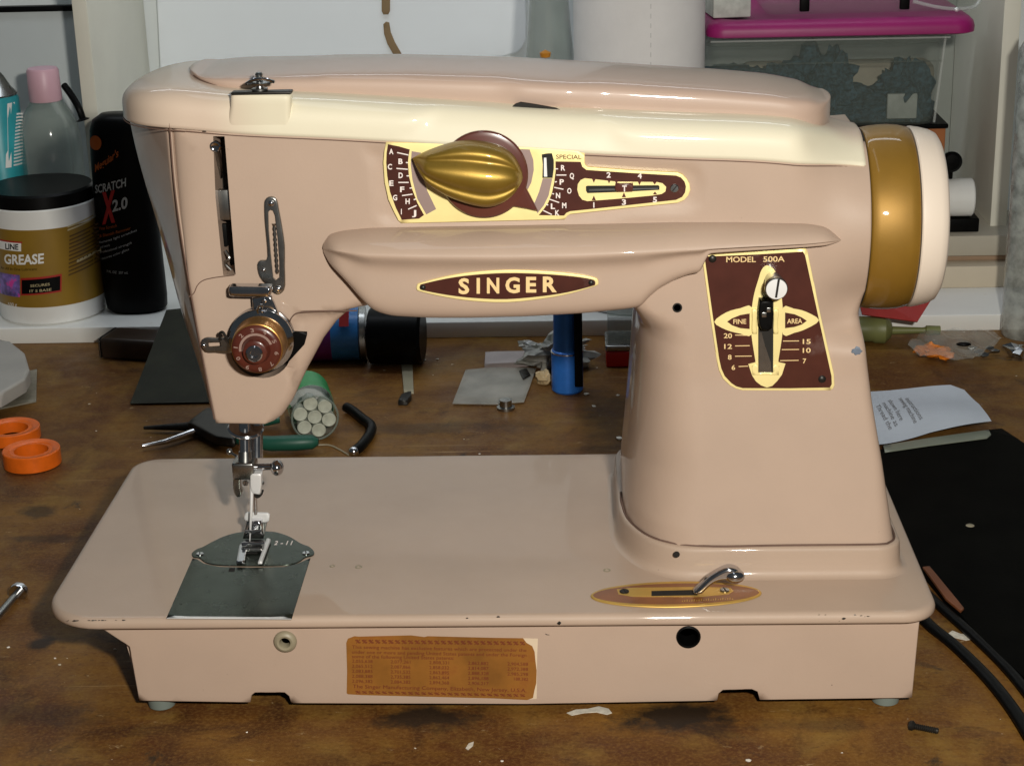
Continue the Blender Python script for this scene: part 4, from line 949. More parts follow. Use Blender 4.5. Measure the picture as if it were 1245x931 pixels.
# ---- panel with rounded corner on the back wall
wp = thing('rounded_panel', 'white panel with a rounded corner and a dashed brown strap, against the back wall', 'panel', P(430, 60, 77))
pts = [(186, -80), (636, -80), (640, 20), (640, 48), (636, 58), (628, 65), (612, 69), (560, 73), (400, 95), (197, 140)]
m_panel = mat('bluish_white_plastic', (.84, .88, .91), .35, var=.02, vscale=12)
plateY('panel', pts, m_panel, wp, 77.2, .6, r=.15, step=1.5)
m_strap = mat('brown_webbing', (.24, .16, .08), .7, var=.15)
plateY('strap', [(464, -30), (474, -30), (474, 14), (472, 18), (466, 18), (464, 14)], m_strap, wp, 77.0, .18, r=.04, step=.5)
plateY('strap', [(466, 30), (469, 27), (473, 28), (475, 40), (480, 52), (488, 66), (479, 68), (471, 54), (467, 42)], m_strap, wp, 77.0, .18, r=.04, step=.5)
# ---- glass bottle and roll behind the machine
def stand(name, label, cat, px, py_front, Z, group=None):
    p = G(px, py_front, Z); return thing(name, label, cat, (p[0], p[1], Z), group), p
c = np.array([P(668, 40, 61)[0], 61, SZ])
gb = thing('clear_flask', 'clear empty bottle with dull grey body beside the white roll', 'bottle', c)
ztop = P(668, -40, 61)[2]
lathe('bottle_body', c, (0, 0, 1), [(0, 0), (0, 1.75), (.3, 1.9), (ztop-SZ-8, 1.9), (ztop-SZ-4, 1.5), (ztop-SZ, 1.2)], m_glassy, gb, n=36)
lathe('drop_of_glue', P(663, 66, 58.9), (0, 0, 1), [(-.3, 0), (-.2, .35), (.1, .4), (.3, 0)], mat('amber_glue', (.55, .22, .02), .3), gb, n=14)
c = np.array([P(777, 50, 56)[0], 56.0, SZ]); wr = P(857, 40, 56)[0]-c[0]; roll_x = c[0]+wr
m_roll = mat('white_paper', (.80, .79, .79), .75, var=.03, vscale=2, bump=.4, bscale=3)
rl = thing('paper_roll', 'tall white paper roll standing upright behind the machine', 'paper roll', c)
lathe('roll', c, (0, 0, 1), [(0, 0), (0, wr-.2), (.2, wr), (30, wr), (30, 0)], m_roll, rl, n=64)
mb = MB()
for k in range(46):
    z = c[2]+30-k*.62; a = math.radians(-82); mb.add(*box_g((c[0]+wr*math.cos(a)-.02, c[1]+wr*math.sin(a)-.012, z), (c[0]+wr*math.cos(a)+.02, c[1]+wr*math.sin(a)+.05, z+.3), 0))
meta(mb.build('perforation', mat('perforation_grey', (.5, .5, .5), .8), rl, angle=0), kind='stuff')
# ---- storage box
BY = 56.5
m_mag = mat('magenta_plastic', (.30, .010, .13), .45, var=.06, vscale=3, bump=.2, bscale=6)
bx1 = P(1150, 90, BY)[0]; bz0 = P(1000, 156, BY)[2]; bz1 = P(1000, 48, BY)[2]; bx0 = roll_x+.2
sb = thing('storage_box', 'clear plastic storage box with a magenta lid on the shelf behind the handwheel', 'storage box', ((bx0+bx1)/2, BY+6, bz0))
V = [np.array([[x, y, z] for x, y in rrect(bx0+i, BY+i, bx1-i, BY+11-i, (1, 1, 1, 1), 0, 6)]) for i, z in ((.55, bz0), (.45, bz0+.1), (0, bz1), (.12, bz1), (.55, bz0+.2))]
m_box = mat('smoky_clear_plastic', (.22, .26, .23), .15, alpha=.17, var=.05)
v, f = loft(V); mesh('box_body', v, f, m_box, sb, angle=40)
V = [np.array([[x, y, z] for x, y in rrect(bx0-.05-i, BY-.1-i, bx1+.1+i, BY+11.1+i, (1.2, 1.2, 1, 1), 0, 6)]) for i, z in ((0, bz1-.4), (.1, bz1-.3), (.12, bz1-.1), (.02, bz1))]
v, f = loft(V); mesh('box_rim', v, f, m_box, sb, angle=40)
lxr = P(1188, 30, BY-.5)[0]; lz = P(1100, 44, BY-1)[2]; lz1 = P(1100, 20, BY-1)[2]
V = [np.array([[x, y, z] for x, y in rrect(bx0-.1+i, BY-1+i, lxr-i, BY+12-i, (1.2, 1.3, 1, 1), 0, 8)]) for i, z in ((.25, lz), (.02, lz+.1), (0, lz+.45), (.1, lz+.8), (.35, lz+1.05), (1.0, lz+1.15), (1.3, lz+1.0))]
v, f = loft(V); mesh('box_lid', v, f, m_mag, sb, angle=50)
m_cloth = mat('blue_green_yarn', (.035, .075, .10), .9, var=.8, vscale=.3, bump=1, bscale=2)
tube('box_edge', [(bx1-.12, BY+.15, bz1), (bx1-.5, BY+.6, bz0+.15)], .09, m_clear, sb, n=8); tube('box_edge', [(bx0+.4, BY+.02, P(1000, 77, BY)[2]), (bx1-.3, BY+.02, P(1000, 77, BY)[2])], .07, m_box, sb, n=8); tube('lid_lip', [(bx0+.2, BY-.35, bz1+.02), (bx1+.1, BY-.35, bz1+.02)], .07, m_clear, sb, n=8)
cl = MB(); hb = bz1-bz0
for (px, py, r, sx_, sz_) in ((885, 90, 1.2, 1.8, .5), (920, 95, 1.2, 1.4, .55), (950, 98, 1.3, 1.3, .8), (985, 110, 2.1, 1.1, 1.1), (1010, 100, 1.6, .9, 1.3), (1045, 130, 1.8, 1.6, .7), (1098, 112, 1.7, 1.0, 1.2), (1108, 125, 1.5, .8, 1.3), (1090, 108, 1.1, 1.4, .5)):
    p = P(px, py, BY+3.2); cl.add(*blob_g((p[0], p[1], max(p[2], bz0+r*.4)), r, (sx_, 1, sz_), .3, 2.4, px, 4))
meta(cl.build('yarn_heap', m_cloth, None, angle=40, origin=(bx1-6, BY+3, bz0)), 'dark blue green yarn heaped inside the clear box under the magenta lid', 'yarn', kind='stuff')
p0 = P(1077, 148, BY+1.5); p1 = P(1115, 113, BY+1.5)
cp = box('card_packet', (p0[0], BY+1.2, bz0+.3), (p1[0], BY+1.6, p1[2]), mat('grey_green_card', (.40, .44, .40), .6, var=.15, vscale=1), None, b=.08, origin=((p0[0]+p1[0])/2, BY+1.4, bz0+.3))
meta(cp, 'small grey green card packet among the yarn inside the clear box', 'packet')
p0 = P(900, 102, BY+7); p1 = P(1060, 75, BY+7)
meta(box('cream_cloth', (p0[0], BY+6.5, bz0+.4), (P(1150, 100, BY+7)[0]-.8, BY+9, p1[2]), mat('cream_cloth', (.48, .44, .34), .8, var=.15), None, b=.8, origin=(p0[0]+6, BY+7, bz0+.4)), 'folded cream cloth at the back inside the clear box', 'cloth')
m_oboard = mat('orange_brown_card', (.33, .11, .03), .6, var=.12, vscale=2)
ob0 = P(1080, 175, 57.6)[0]; ob1 = P(1149, 175, 57.6)[0]
meta(box('card_box', (bx0+.5, 57.6, SZ+.01), (ob1, 68, bz0-.35), m_oboard, None, b=.08, origin=((ob0+ob1)/2, 60, SZ)), 'orange brown cardboard box standing under the clear storage box', 'box')
meta(box('black_tray', (bx0+.3, 57.2, bz0-.34), (ob1+.1, 67, bz0-.01), m_black, None, b=.1, origin=(bx0+5, 60, bz0-.34)), 'thin black tray between the cardboard box and the storage box', 'tray')
# things on the magenta lid
zl = lz+1.18
cx0 = P(925, 15, 58)[0]; cx1 = P(1200, 15, 58)[0]
cb = thing('blister_box', 'clear plastic box with black clips lying on the magenta lid', 'plastic box', ((cx0+cx1)/2, 59, zl))
v, f = box_g((cx0, 57.5, zl), (cx1-.6, 65, zl+3.4), .8); mesh('clear_shell', v, f, m_box, cb, angle=40)
for px in (983, 1107):
    x = P(px, 12, 55)[0]; box('black_clip', (x-.3, 57.2, zl+.3), (x+.35, 57.6, zl+1.9), m_black, cb, b=.08)
tube('shell_rim', cr([P(1110, 2, 57.2), P(1140, 9, 57.1), P(1165, 11, 57.2), P(1185, 8, 57.5), P(1195, -6, 58)], 6, closed=False), .12, m_clear, cb)
v, f = sphere_g(P(1163, 12, 57.0), .16, 12); mesh('rim_stud', v, f, m_white_m, cb)
wedge = [P(901, 19, 54.3), P(925, 20, 54.3), P(912, -12, 56), P(900, -12, 56)]
x0 = P(862, 20, 57)[0]; x1 = P(925, 20, 57)[0]
meta(box('paper_stack', (x0, 57.2, zl), (x1-.9, 62, zl+1.3), mat('grey_paper', (.52, .54, .50), .7, var=.2, vscale=.8), None, b=.1, rotz=.12, origin=(x0+1.5, 57, zl)), 'small stack of grey and white papers on the magenta lid beside the roll', 'papers')
# ---- far right things
c = P(1156, 196, 60); bk = thing('black_knob', 'small round black knob on a stem beside the orange brown cardboard box', 'stopper', (c[0], 60, c[2]-1))  # a round black knob, not a stopper
lathe('knob', c, (0, -1, 0), [(-.8, .4), (0, .7), (.3, .75), (.5, .55), (.55, 0)], m_black, bk, n=24)
tube('stem', [c, (c[0], 60.5, SZ)], .2, m_black, bk)
x0 = P(1145, 250, 57)[0]; x1 = P(1193, 250, 57)[0]; z0 = P(1170, 285, 57)[2]; z1 = P(1170, 233, 57)[2]
c0 = (x0-4, 60, (z0+z1)/2+.4); 
meta(lathe('white_tube', c0, (1, 0, 0), [(0, 0), (0, 1.35), (x1-c0[0]-.1, 1.35), (x1-c0[0], 1.25), (x1-c0[0], 0)], m_shelf, None, n=36, origin=c0), 'short white cylinder lying on the planks behind the handwheel', 'tube')
# planks on the right part of the shelf
m_plank = mat('pale_beige_board', (.60, .52, .40), .6, var=.05, vscale=5)
def plank(px0, ytop, ybot, Y0, dep, label, mm, px1=1330):
    a = P(px0, ybot, Y0); t_ = P(px0, ytop, Y0)
    return meta(box('plank', (a[0], Y0, a[2]), (P(px1, ybot, Y0)[0], Y0+dep, t_[2]), mm, None, b=.05, origin=(a[0]+5, Y0+dep/2, a[2])), label, 'board')
zA = P(1180, 351, 55.5)
y_pl = 54.8
a0_ = G(1180, 350, SZ); y_pl = float(a0_[1])
meta(box('plank', (P(1080, 340, y_pl)[0], y_pl, SZ+.01), (60, y_pl+7, P(1180, 324, y_pl)[2]), m_plank, None, b=.05, origin=(40, y_pl+3, SZ)), 'lower pale beige board lying on the right end of the shelf', 'board')
zP = P(1180, 324, y_pl)[2]
m_dplank = mat('tan_board', (.34, .23, .15), .6, var=.06, vscale=4)
meta(box('plank', (P(1080, 340, y_pl)[0], y_pl+1.5, zP+.01), (59, y_pl+8, P(1180, 309, y_pl+1.5)[2]), m_dplank, None, b=.05, origin=(40, y_pl+3, zP)), 'tan board between the two pale boards behind the handwheel', 'board')
zQ = P(1180, 309, y_pl+1.5)[2]
meta(box('plank', (P(1080, 340, y_pl)[0], y_pl+1.0, zQ+.01), (60, y_pl+8.3, P(1180, 287, y_pl+1.0)[2]), mat('grey_beige_board', (.46, .42, .34), .6, var=.05, vscale=5), None, b=.05, origin=(40, y_pl+3, zQ)), 'upper grey beige board on top of the board stack behind the handwheel', 'board')
zU = P(1180, 287, y_pl+1.0)[2]
dpx = [P(1149, 284, y_pl+2), P(1190, 284, y_pl+2)]
meta(box('black_block', (dpx[0][0]-1, y_pl+2, zU+.01), (dpx[1][0], y_pl+4.5, zU+1.0), m_black, None, b=.1, origin=(dpx[0][0], y_pl+3, zU)), 'low black block on the upper board below the white cylinder', 'block')
# jar at the right edge
jc = np.array([P(1262, 200, 50)[0], 50.0, P(1240, 288, 50)[2]])
jr = jc[0]-P(1231, 200, 50)[0]
jar = thing('glass_jar', 'tall mottled clear glass jar at the right edge in front of the upright', 'jar', (jc[0], jc[1], TZ))
jh = P(1240, 60, 50)[2]-TZ
lathe('jar_body', (jc[0], jc[1], TZ), (0, 0, 1), [(0, 0), (0, jr-.1), (.2, jr), (jh, jr), (jh+1, jr-.5)], mat('mottled_glass', (.42, .45, .42), .12, alpha=.6, var=.5, vscale=.8, coat=.5), jar, n=40)
# ---- grease tub
def wrap(mb, s, x0, y0, x1, y1, h, cx, cy, rx, ry, off=.03, bold=0, tilt=0):
    Yf_ = cy-ry; v, f = text_g(s, P(x0, y0, Yf_), P(x1, y1, Yf_), P(x0, y0-h, Yf_), bold)
    u = np.clip((v[:, 0]-cx)/rx, -.98, .98); v[:, 1] = cy-ry*np.sqrt(1-u*u)-off; mb.add(v, f)
def wrapquad(mb, x0, y0, x1, y1, cx, cy, rx, ry, off=.02, n=8, skew=0):
    Yf_ = cy-ry; V = []
    for i in range(n+1):
        px = x0+(x1-x0)*i/n
        for py in (y0-skew*i/n, y1-skew*i/n):
            p = P(px, py, Yf_); u = np.clip((p[0]-cx)/rx, -.98, .98); V.append([p[0], cy-ry*math.sqrt(1-u*u)-off, p[2]])
    mb.add(V, [[2*i, 2*i+2, 2*i+3, 2*i+1] for i in range(n)])
m_tubwhite = mat('white_tub_plastic', (.78, .78, .76), .4, var=.02)
gf = G(48, 397, SZ); r_ = 3.75; gc = np.array([P(48, 397, gf[1])[0], gf[1]+r_, SZ])
tub = thing('grease_tub', 'white tub with black lid and gold brown GREASE label on the shelf', 'tub', gc)
zf_ = lambda py: P(48, py, gc[1]-r_)[2]-SZ
lathe('tub_body', gc, (0, 0, 1), [(0, 0), (0, r_-.3), (.15, r_-.1), (zf_(378), r_), (zf_(278), r_), (zf_(258), r_), (zf_(256), r_-.1), (zf_(256), 0)], m_tubwhite, tub, n=72)
m_glab = mat('gold_brown_label', (.26, .15, .018), .38, var=.08, vscale=2)
lb_o = lathe('tub_label', gc, (0, 0, 1), [(zf_(374), r_-.05), (zf_(374), r_+.02), (zf_(280), r_+.02), (zf_(280), r_-.05)], m_glab, tub, n=72)
ztl = zf_(258)
lathe('tub_lid', gc, (0, 0, 1), [(ztl, 0), (ztl, r_-.12), (ztl+.1, r_-.05), (ztl+.9, r_-.1), (ztl+1.05, r_-.25), (ztl+1.05, 0)], m_black, tub, n=72)
ggs = (gc[0], gc[1], r_+.02, r_+.02)
mb = MB(); wrap(mb, 'GREASE', 2, 323, 53, 320, 12, *ggs, bold=.03); wrap(mb, '500 g', 6, 375.5, 19, 374, 4.5, *ggs); textN('lettering', mb, m_tubwhite, tub)
mb = MB(); wrapquad(mb, -8, 296, 25.5, 306, *ggs, off=.02); textN('white_band', mb, m_tubwhite, tub)
mb = MB(); wrapquad(mb, -8, 294, 27, 296, *ggs, off=.024); wrapquad(mb, 24.5, 338.5, 73, 360, *ggs, off=.022, skew=3.5); textN('red_border', mb, mat('label_red', (.35, .02, .015), .4), tub)
mb = MB(); wrapquad(mb, 26, 341, 71.5, 358, *ggs, off=.03, skew=3.5); wrap(mb, 'LINE', 4, 304.8, 22, 304, 7, *ggs, off=.032, bold=.03); wrap(mb, 'An All In One Lubricant', -4, 331, 45, 328.5, 3.5, *ggs); textN('black_print', mb, m_black, tub)
mb = MB(); wrap(mb, 'SECURES', 37, 349, 60, 347.5, 3.2, *ggs, off=.04); wrap(mb, 'IT S BASE', 36, 355.5, 62, 354, 3.2, *ggs, off=.04)
for k in range(2): wrapquad(mb, 78+0*k, 279+k*4-0, 100, 281+k*4, *ggs, off=.03, skew=5)
wrapquad(mb, 88, 322, 110, 325, *ggs, off=.03, skew=6); textN('small_print', mb, mat('label_cream', (.55, .46, .26), .5), tub)
mb = MB()
for k in range(11): wrapquad(mb, 80, 291+k*4.6, 108, 293+k*4.6, *ggs, off=.03, skew=7)
textN('dark_print', mb, mat('label_brown', (.10, .05, .01), .5), tub)
mb = MB(); wrapquad(mb, -10, 336, 23.5, 363, *ggs, off=.03, skew=1); textN('picture_patch', mb, mat('blue_violet_print', (.16, .10, .34), .4, var=.8, vscale=.6, stain=((.7, .05, .35), .7, .52, .9)), tub)
# ---- polish bottle
bf = G(162, 384, SZ); bc_ = np.array([bf[0], bf[1]+1.6, SZ])
pol = thing('polish_bottle', 'slim black polish bottle with red X and 2.0 lettering beside the grease tub', 'bottle', bc_)
ax0 = np.array([P(161, 384, bf[1])[0], bc_[1]]); zt_b = P(128, 143, bf[1])[2]; xt = P(134, 150, bf[1])[0]
prof = [(0, .85), (.02, .97), (.08, 1.0), (.35, .99), (.6, .97), (.8, .92), (.92, .86), (.97, .74), (1, .45)]
R_ = []
for s_, k in prof:
    z = SZ+(zt_b-SZ)*s_; cx0_ = ax0[0]+(xt-ax0[0])*s_
    R_.append([[cx0_+2.2*k*math.cos(a)*abs(math.cos(a))**-.15 if abs(math.cos(a)) > .01 else cx0_, ax0[1]+1.5*k*math.sin(a), z] for a in np.linspace(0, 2*math.pi, 41)[:-1]])
v, f = loft(R_); mesh('bottle_body', v, f, m_black, pol, angle=50)
pg = lambda py: (ax0[0]+(xt-ax0[0])*((P(140, py, bf[1])[2]-SZ)/(zt_b-SZ)), ax0[1], 2.35, 1.5)
m_org = mat('orange_print', (.50, .12, .015), .5); m_rdx = mat('red_print', (.50, .02, .02), .5)
mb = MB(); wrap(mb, 'SCRATCH', 113.5, 237, 153, 226.5, 10.5, *pg(230), bold=.02); wrap(mb, '2.0', 136.5, 257.5, 155, 252.5, 14, *pg(250), bold=.03)
for k, (s_, a, b, c_, d) in enumerate((('Removes light scratches', 118, 299, 166, 281.5), ('and swirls', 119, 304.5, 133, 300), ('Professional strength', 119, 311, 160, 296.5), ('restores color gloss', 120, 319, 157, 304), ('7 FL OZ  207 mL', 128, 333, 156, 333))): wrap(mb, s_, a, b, c_, d, 3.2, *pg(b))
textN('lettering', mb, mat('silver_print', (.55, .58, .58), .4), pol)
mb = MB(); wrap(mb, 'X', 123, 272, 140, 268, 37, *pg(250), off=.035, bold=.05); textN('red_letter', mb, m_rdx, pol)
mb = MB(); wrap(mb, "Meguiar's", 114, 211, 144, 190, 10, *pg(200), bold=.02); wrap(mb, 'Fine Scratch', 119, 282, 142, 276, 4, *pg(280)); wrap(mb, '& Blemish Remover', 119, 291, 159, 279, 4, *pg(287))
q = [P(114.7+8*math.cos(a), 175+9*math.sin(a), bf[1]) for a in np.linspace(0, 2*math.pi, 20)[:-1]]; gx = pg(175)
mb.add([[p[0], gx[1]-gx[3]*math.sqrt(max(.02, 1-min(.98, abs((p[0]-gx[0])/gx[2]))**2))-.03, p[2]] for p in q], [list(range(19))]); textN('orange_mark', mb, m_org, pol)
# ---- clear bottle with pink cap
cy = 60.5; cc = np.array([P(59, 150, cy)[0], cy, SZ]); rr_ = P(99, 180, cy)[0]-cc[0]
clb = thing('clear_bottle', 'clear plastic bottle with a pink cap standing behind the grease tub', 'bottle', cc)
zz_ = lambda py: P(59, py, cy-rr_*.7)[2]-SZ
hb_ = [(0, 0), (0, rr_-.2), (.3, rr_), (zz_(175), rr_), (zz_(155), rr_*.93), (zz_(140), rr_*.74), (zz_(130), rr_*.56), (zz_(125), rr_*.5)]
lathe('bottle_body', cc, (0, 0, 1), hb_, m_glassy, clb, n=48)
cap0 = cc.copy(); m_pink = mat('pink_plastic', (.62, .38, .44), .4, var=.03)
pcx = P(51.5, 100, cy)[0]
lathe('bottle_cap', (pcx+.1, cy, SZ), (0, 0, 1), [(zz_(127), 0), (zz_(127), 1.13), (zz_(125), 1.16), (zz_(90), 1.12), (zz_(87), 1.02), (zz_(86), 0)], m_pink, clb, n=40)
# ---- teal can far left
cy = 60; cc = np.array([P(-4, 150, cy)[0], cy, SZ]); rr_ = P(29, 180, cy)[0]-cc[0]
can = thing('teal_can', 'teal spray can with a grey shoulder at the left edge of the photo', 'spray can', cc)
zz_ = lambda py: P(5, py, cy-rr_)[2]-SZ
m_teal = mat('teal_label', (.03, .30, .34), .35, var=.15, vscale=2)
lathe('can_body', cc, (0, 0, 1), [(0, 0), (0, rr_), (zz_(125), rr_), (zz_(121), rr_-.1), (zz_(121), 0)], m_teal, can, n=40)
lathe('can_shoulder', cc, (0, 0, 1), [(zz_(121), rr_-.1), (zz_(119), rr_-.05), (zz_(112), rr_*.75), (zz_(98), rr_*.5), (zz_(90), rr_*.3), (zz_(84), .2), (zz_(84), 0)], m_steel, can, n=40)
mb = MB()
for k in range(16): wrapquad(mb, 14, 142+k*4, 21, 144+k*4, cc[0], cc[1], rr_, rr_, off=.03, n=3)
wrapquad(mb, 6, 128, 12, 205, cc[0], cc[1], rr_, rr_, off=.02, n=2); textN('white_print', mb, m_tubwhite, can)
# curved black handle, not a hose, behind the clear bottle
tube_o = tube('curved_handle', cr([P(78, 104, 61.9), P(88, 118, 61.2), P(96, 132, 60.8), P(101, 146, 60.8)], 6, closed=False), [.25]*18+[.5], m_black, None, origin=P(100, 146, 60.8)); meta(tube_o, 'curved black handle end sticking up behind the clear bottle', 'hose')

# ---- on the bench, left
def flatZ(name, pts, mm, z0, th, label=None, cat=None, parent=None, r=.03, step=.6, **k):
    poly = pxZ(pts, z0+th); c = poly.mean(0)
    o = solid(name, poly, mm, parent, z0+th, z0, (), np.full((len(poly), 2), r) if r else None, step, plane='Z', origin=None if parent is not None else (c[0], c[1], z0), **k)
    if label: meta(o, label, cat)
    return o
# dark clip box
q = G(160, 438, TZ); cx_b = thing('black_case', 'small black case with a silver edge lying in front of the shelf', 'case', (q[0], q[1], TZ))
box('case_body', (q[0]-1.9, q[1]-.2, TZ+.01), (q[0]+2.3, q[1]+2.4, TZ+1.5), mat('brown_black_leather', (.035, .022, .015), .35, var=.3), cx_b, b=.25, rotz=-.22)
box('case_end', (q[0]-2.15, q[1]+.0, TZ+.05), (q[0]-1.85, q[1]+2.6, TZ+1.4), m_black, cx_b, b=.12, rotz=-.22, c=(q[0]+.2, q[1]+1.1, 0))
box('silver_edge', (q[0]-1.95, q[1]-.24, TZ+.1), (q[0]-1.88, q[1]-.1, TZ+1.5), m_steel, cx_b, b=.02, rotz=-.22, c=(q[0]+.2, q[1]+1.1, 0))
# dark leaning sheet
q0 = G(159, 492, TZ); q1 = G(268, 490, TZ); q2 = P(258, 372, 50.8); q3 = P(203, 378, 50.6)
th = np.array([0, -.15, .12])
v = [q0+[0, 0, .02], q1+[0, 0, .02], q2, q3]; v = v+[p+th for p in v]
meta(mesh('dark_sheet', v, [[0, 1, 2, 3], [4, 5, 6, 7], [0, 1, 5, 4], [1, 2, 6, 5], [2, 3, 7, 6], [3, 0, 4, 7]], mat('dark_olive_felt', (.020, .020, .010), .8, var=.35, vscale=2), None, angle=0, origin=(q0+q1)/2), 'dark olive sheet leaning against the shelf left of the machine head', 'sheet')
# pliers
pq = G(230, 530, TZ); pl = thing('pliers', 'steel pliers with green handles lying behind the machine bed', 'pliers', (pq[0], pq[1], TZ))
tube('jaw', [G(173, 542, TZ+.3), G(200, 537, TZ+.35), G(238, 524, TZ+.4), G(262, 522, TZ+.45)], [.09, .16, .26, .38], m_chrome, pl, n=12)
tube('jaw', [G(175, 520, TZ+.3), G(205, 519, TZ+.35), G(240, 518, TZ+.4), G(268, 524, TZ+.45)], [.1, .2, .3, .38], m_bolt, pl, n=12)
plateZ('pivot_plate', [(228, 512), (252, 494), (270, 500), (290, 520), (285, 533), (262, 530)], m_bolt, pl, TZ+.9, .5, r=.1, step=.3)
m_grn = mat('dark_green_grip', (.008, .07, .045), .45, var=.1)
tube('handle', [G(275, 527, TZ+.5), G(300, 536, TZ+.55), G(330, 539, TZ+.6), G(360, 538, TZ+.6), G(380, 537, TZ+.6), G(387, 537, TZ+.6)], [.3, .38, .44, .46, .42, .2], m_grn, pl, n=14)
tube('handle', [G(275, 520, TZ+.5), G(300, 512, TZ+.55), G(325, 509, TZ+.6), G(340, 508, TZ+.6)], [.3, .38, .42, .3], m_grn, pl, n=14)
tube('wire', cr([G(385, 541, TZ+.05), G(400, 541, TZ+.05), G(412, 546, TZ+.05), G(424, 553, TZ+.05)], 5, closed=False), .05, m_ring, None, origin=G(400, 541, TZ)); meta(bpy.data.objects['wire'], 'short pale wire beside the green pliers handle', 'wire')
# bobbin pack
rb = 1.38; fc = G(383, 508, TZ+rb); bk_ = G(372, 476, TZ+rb); dv = bk_-fc; dv[2] = 0; Ln = np.linalg.norm(dv); dv /= Ln
bp_ = thing('bobbin_tube', 'clear tube of bobbins with a green label lying behind the machine bed', 'tube', (fc[0], fc[1], TZ))
m_green = mat('green_label', (.03, .27, .08), .4, var=.12, vscale=1)
lathe('tube_label', fc, dv, [(Ln*.42, rb*.96), (Ln*.42, rb), (Ln*.97, rb), (Ln*.97, rb*.9)], m_green, bp_, n=48, cap=False)
lathe('tube_wall', fc, dv, [(0, rb*.93), (-.03, rb*.97), (0, rb), (Ln*.41, rb), (Ln*.41, rb*.95)], m_glassy, bp_, n=48, cap=False)
lathe('tube_end', fc, dv, [(Ln*.975, 0), (Ln*.975, rb*.97), (Ln, rb*.9), (Ln+.05, 0)], m_tubwhite, bp_, n=40)
m_bob = mat('pale_bobbin', (.46, .48, .40), .35, var=.15, vscale=.4)
_, uu, ww = basis(dv)
for k in range(7):
    o_ = fc+dv*.12 if k == 6 else fc+dv*.12+(uu*math.cos(k*math.pi/3+.3)+ww*math.sin(k*math.pi/3+.3))*.86
    lathe('bobbin', o_, dv, [(.05, .05), (.02, .3), (0, .38), (.04, .42), (.5, .4), (1, .36), (1, 0)], m_bob, bp_, n=20)
lathe('tube_rim', fc, dv, [(-.05, rb*.93), (-.09, rb*.98), (-.03, rb*1.02), (.06, rb*1.01)], m_glassy, bp_, n=48, cap=False)
# black hook
hk = tube('black_hook', cr([G(421, 495, TZ+.35), G(430, 500, TZ+.35), G(441, 509, TZ+.35), G(451, 517, TZ+.35), G(450, 527, TZ+.35), G(440, 541, TZ+.35), G(430, 549, TZ+.3)], 5, closed=False), .3, m_black, None, n=12, origin=G(440, 520, TZ)); meta(hk, 'bent black rubber hook lying beside the bobbin tube', 'hook')
v, f = sphere_g(G(430, 549, TZ+.3), .31, 12); mesh('hook_tip', v, f, m_chrome, hk, angle=180)
# lying can and black cylinder
rc = 1.75
def lying(px, py): return G(px, py, TZ+rc)
c0 = G(345, 408, TZ+rc); c1 = G(437, 405, TZ+rc); d_ = c1-c0; d_[2] = 0; L_ = np.linalg.norm(d_)
lc = thing('lying_can', 'purple and blue spray can lying on its side behind the machine head', 'spray can', (c0[0], c0[1], TZ))
lathe('can_body', c0, d_, [(-3, 0), (-3, rc), (L_*.64, rc), (L_*.64, 0)], mat('purple_print', (.17, .015, .20), .35), lc, n=40)
lathe('can_body', c0, d_, [(L_*.64, 0), (L_*.64, rc), (L_, rc), (L_, 0)], mat('blue_print', (.03, .20, .55), .35, var=.1), lc, n=40)
lathe('can_rim', c0, d_, [(L_, rc), (L_+.1, rc+.12), (L_+.45, rc+.1), (L_+.5, rc*.8), (L_+.5, 0)], m_steel, lc, n=40)
pR = c0+np.array([d_[0]*.9, -rc*.55, rc*.86]); mb = MB(); 
for (x0, y0, x1, y1) in ((412, 397, 423, 382),):
    yy = c0[1]-rc*.9; a = P(x0, y0, yy); b = P(x1, y1, yy); mb.add([[a[0], yy, a[2]], [b[0], yy, a[2]], [b[0], yy+.6, b[2]], [a[0], yy+.6, b[2]]], [[0, 1, 2, 3]])
mb.build('red_mark', mat('red_label_mark', (.4, .02, .02), .4), lc, angle=0)
c0 = G(450, 408, TZ+1.9); bcn = lathe('black_cylinder', c0, (1, -.06, 0), [(0, 0), (0, 1.75), (.1, 1.85), (3.3, 1.85), (3.5, 1.7), (3.5, 0)], m_black, None, n=40, origin=(c0[0]+1.5, c0[1], TZ)); meta(bcn, 'short black cylinder lying on its side beside the blue spray can', 'cylinder')
ms = thing('metal_bracket', 'narrow dull metal bracket lying flat below the lamp housing', 'bracket', G(493, 460, TZ))
flatZ('bracket_bar', [(487, 432), (501, 432), (503, 476), (491, 476)], mat('dull_pale_metal', (.34, .31, .22), .45, metal=.3), TZ+.02, .15, parent=ms); flatZ('bracket_foot', [(488, 478), (500, 474), (500, 480), (495, 486), (484, 486)], m_bolt, TZ+.02, .35, parent=ms, r=.08, step=.3)
# plastic bag, fitting, crumpled pieces
bag = thing('plastic_bag', 'flat clear plastic bag with a white slip inside, on the bench under the arm', 'bag', G(600, 470, TZ))
flatZ('bag_film', [(550, 490), (566, 449), (600, 446), (652, 447), (644, 470), (637, 488), (600, 491)], mat('dull_film', (.40, .38, .33), .3, alpha=.5, var=.3), TZ+.12, .05, parent=bag, r=.02)
flatZ('white_slip', [(558, 480), (570, 454), (620, 453), (646, 456), (636, 481), (600, 483)], mat('grey_white_slip', (.42, .42, .42), .6, var=.14, vscale=1.5), TZ+.05, .05, parent=bag, r=.02)
flatZ('bag_shadow_piece', [(631, 450), (640, 447), (645, 455), (636, 460)], m_bolt, TZ+.19, .1, parent=bag, r=.03, step=.3)
q = G(615, 497, TZ); meta(lathe('steel_fitting', (q[0], q[1], TZ), (0, 0, 1), [(0, 0), (0, .55), (.15, .55), (.18, .38), (.6, .38), (.62, 0)], m_steel, None, n=24, origin=(q[0], q[1], TZ)), 'small round steel fitting just in front of the plastic bag', 'fitting')
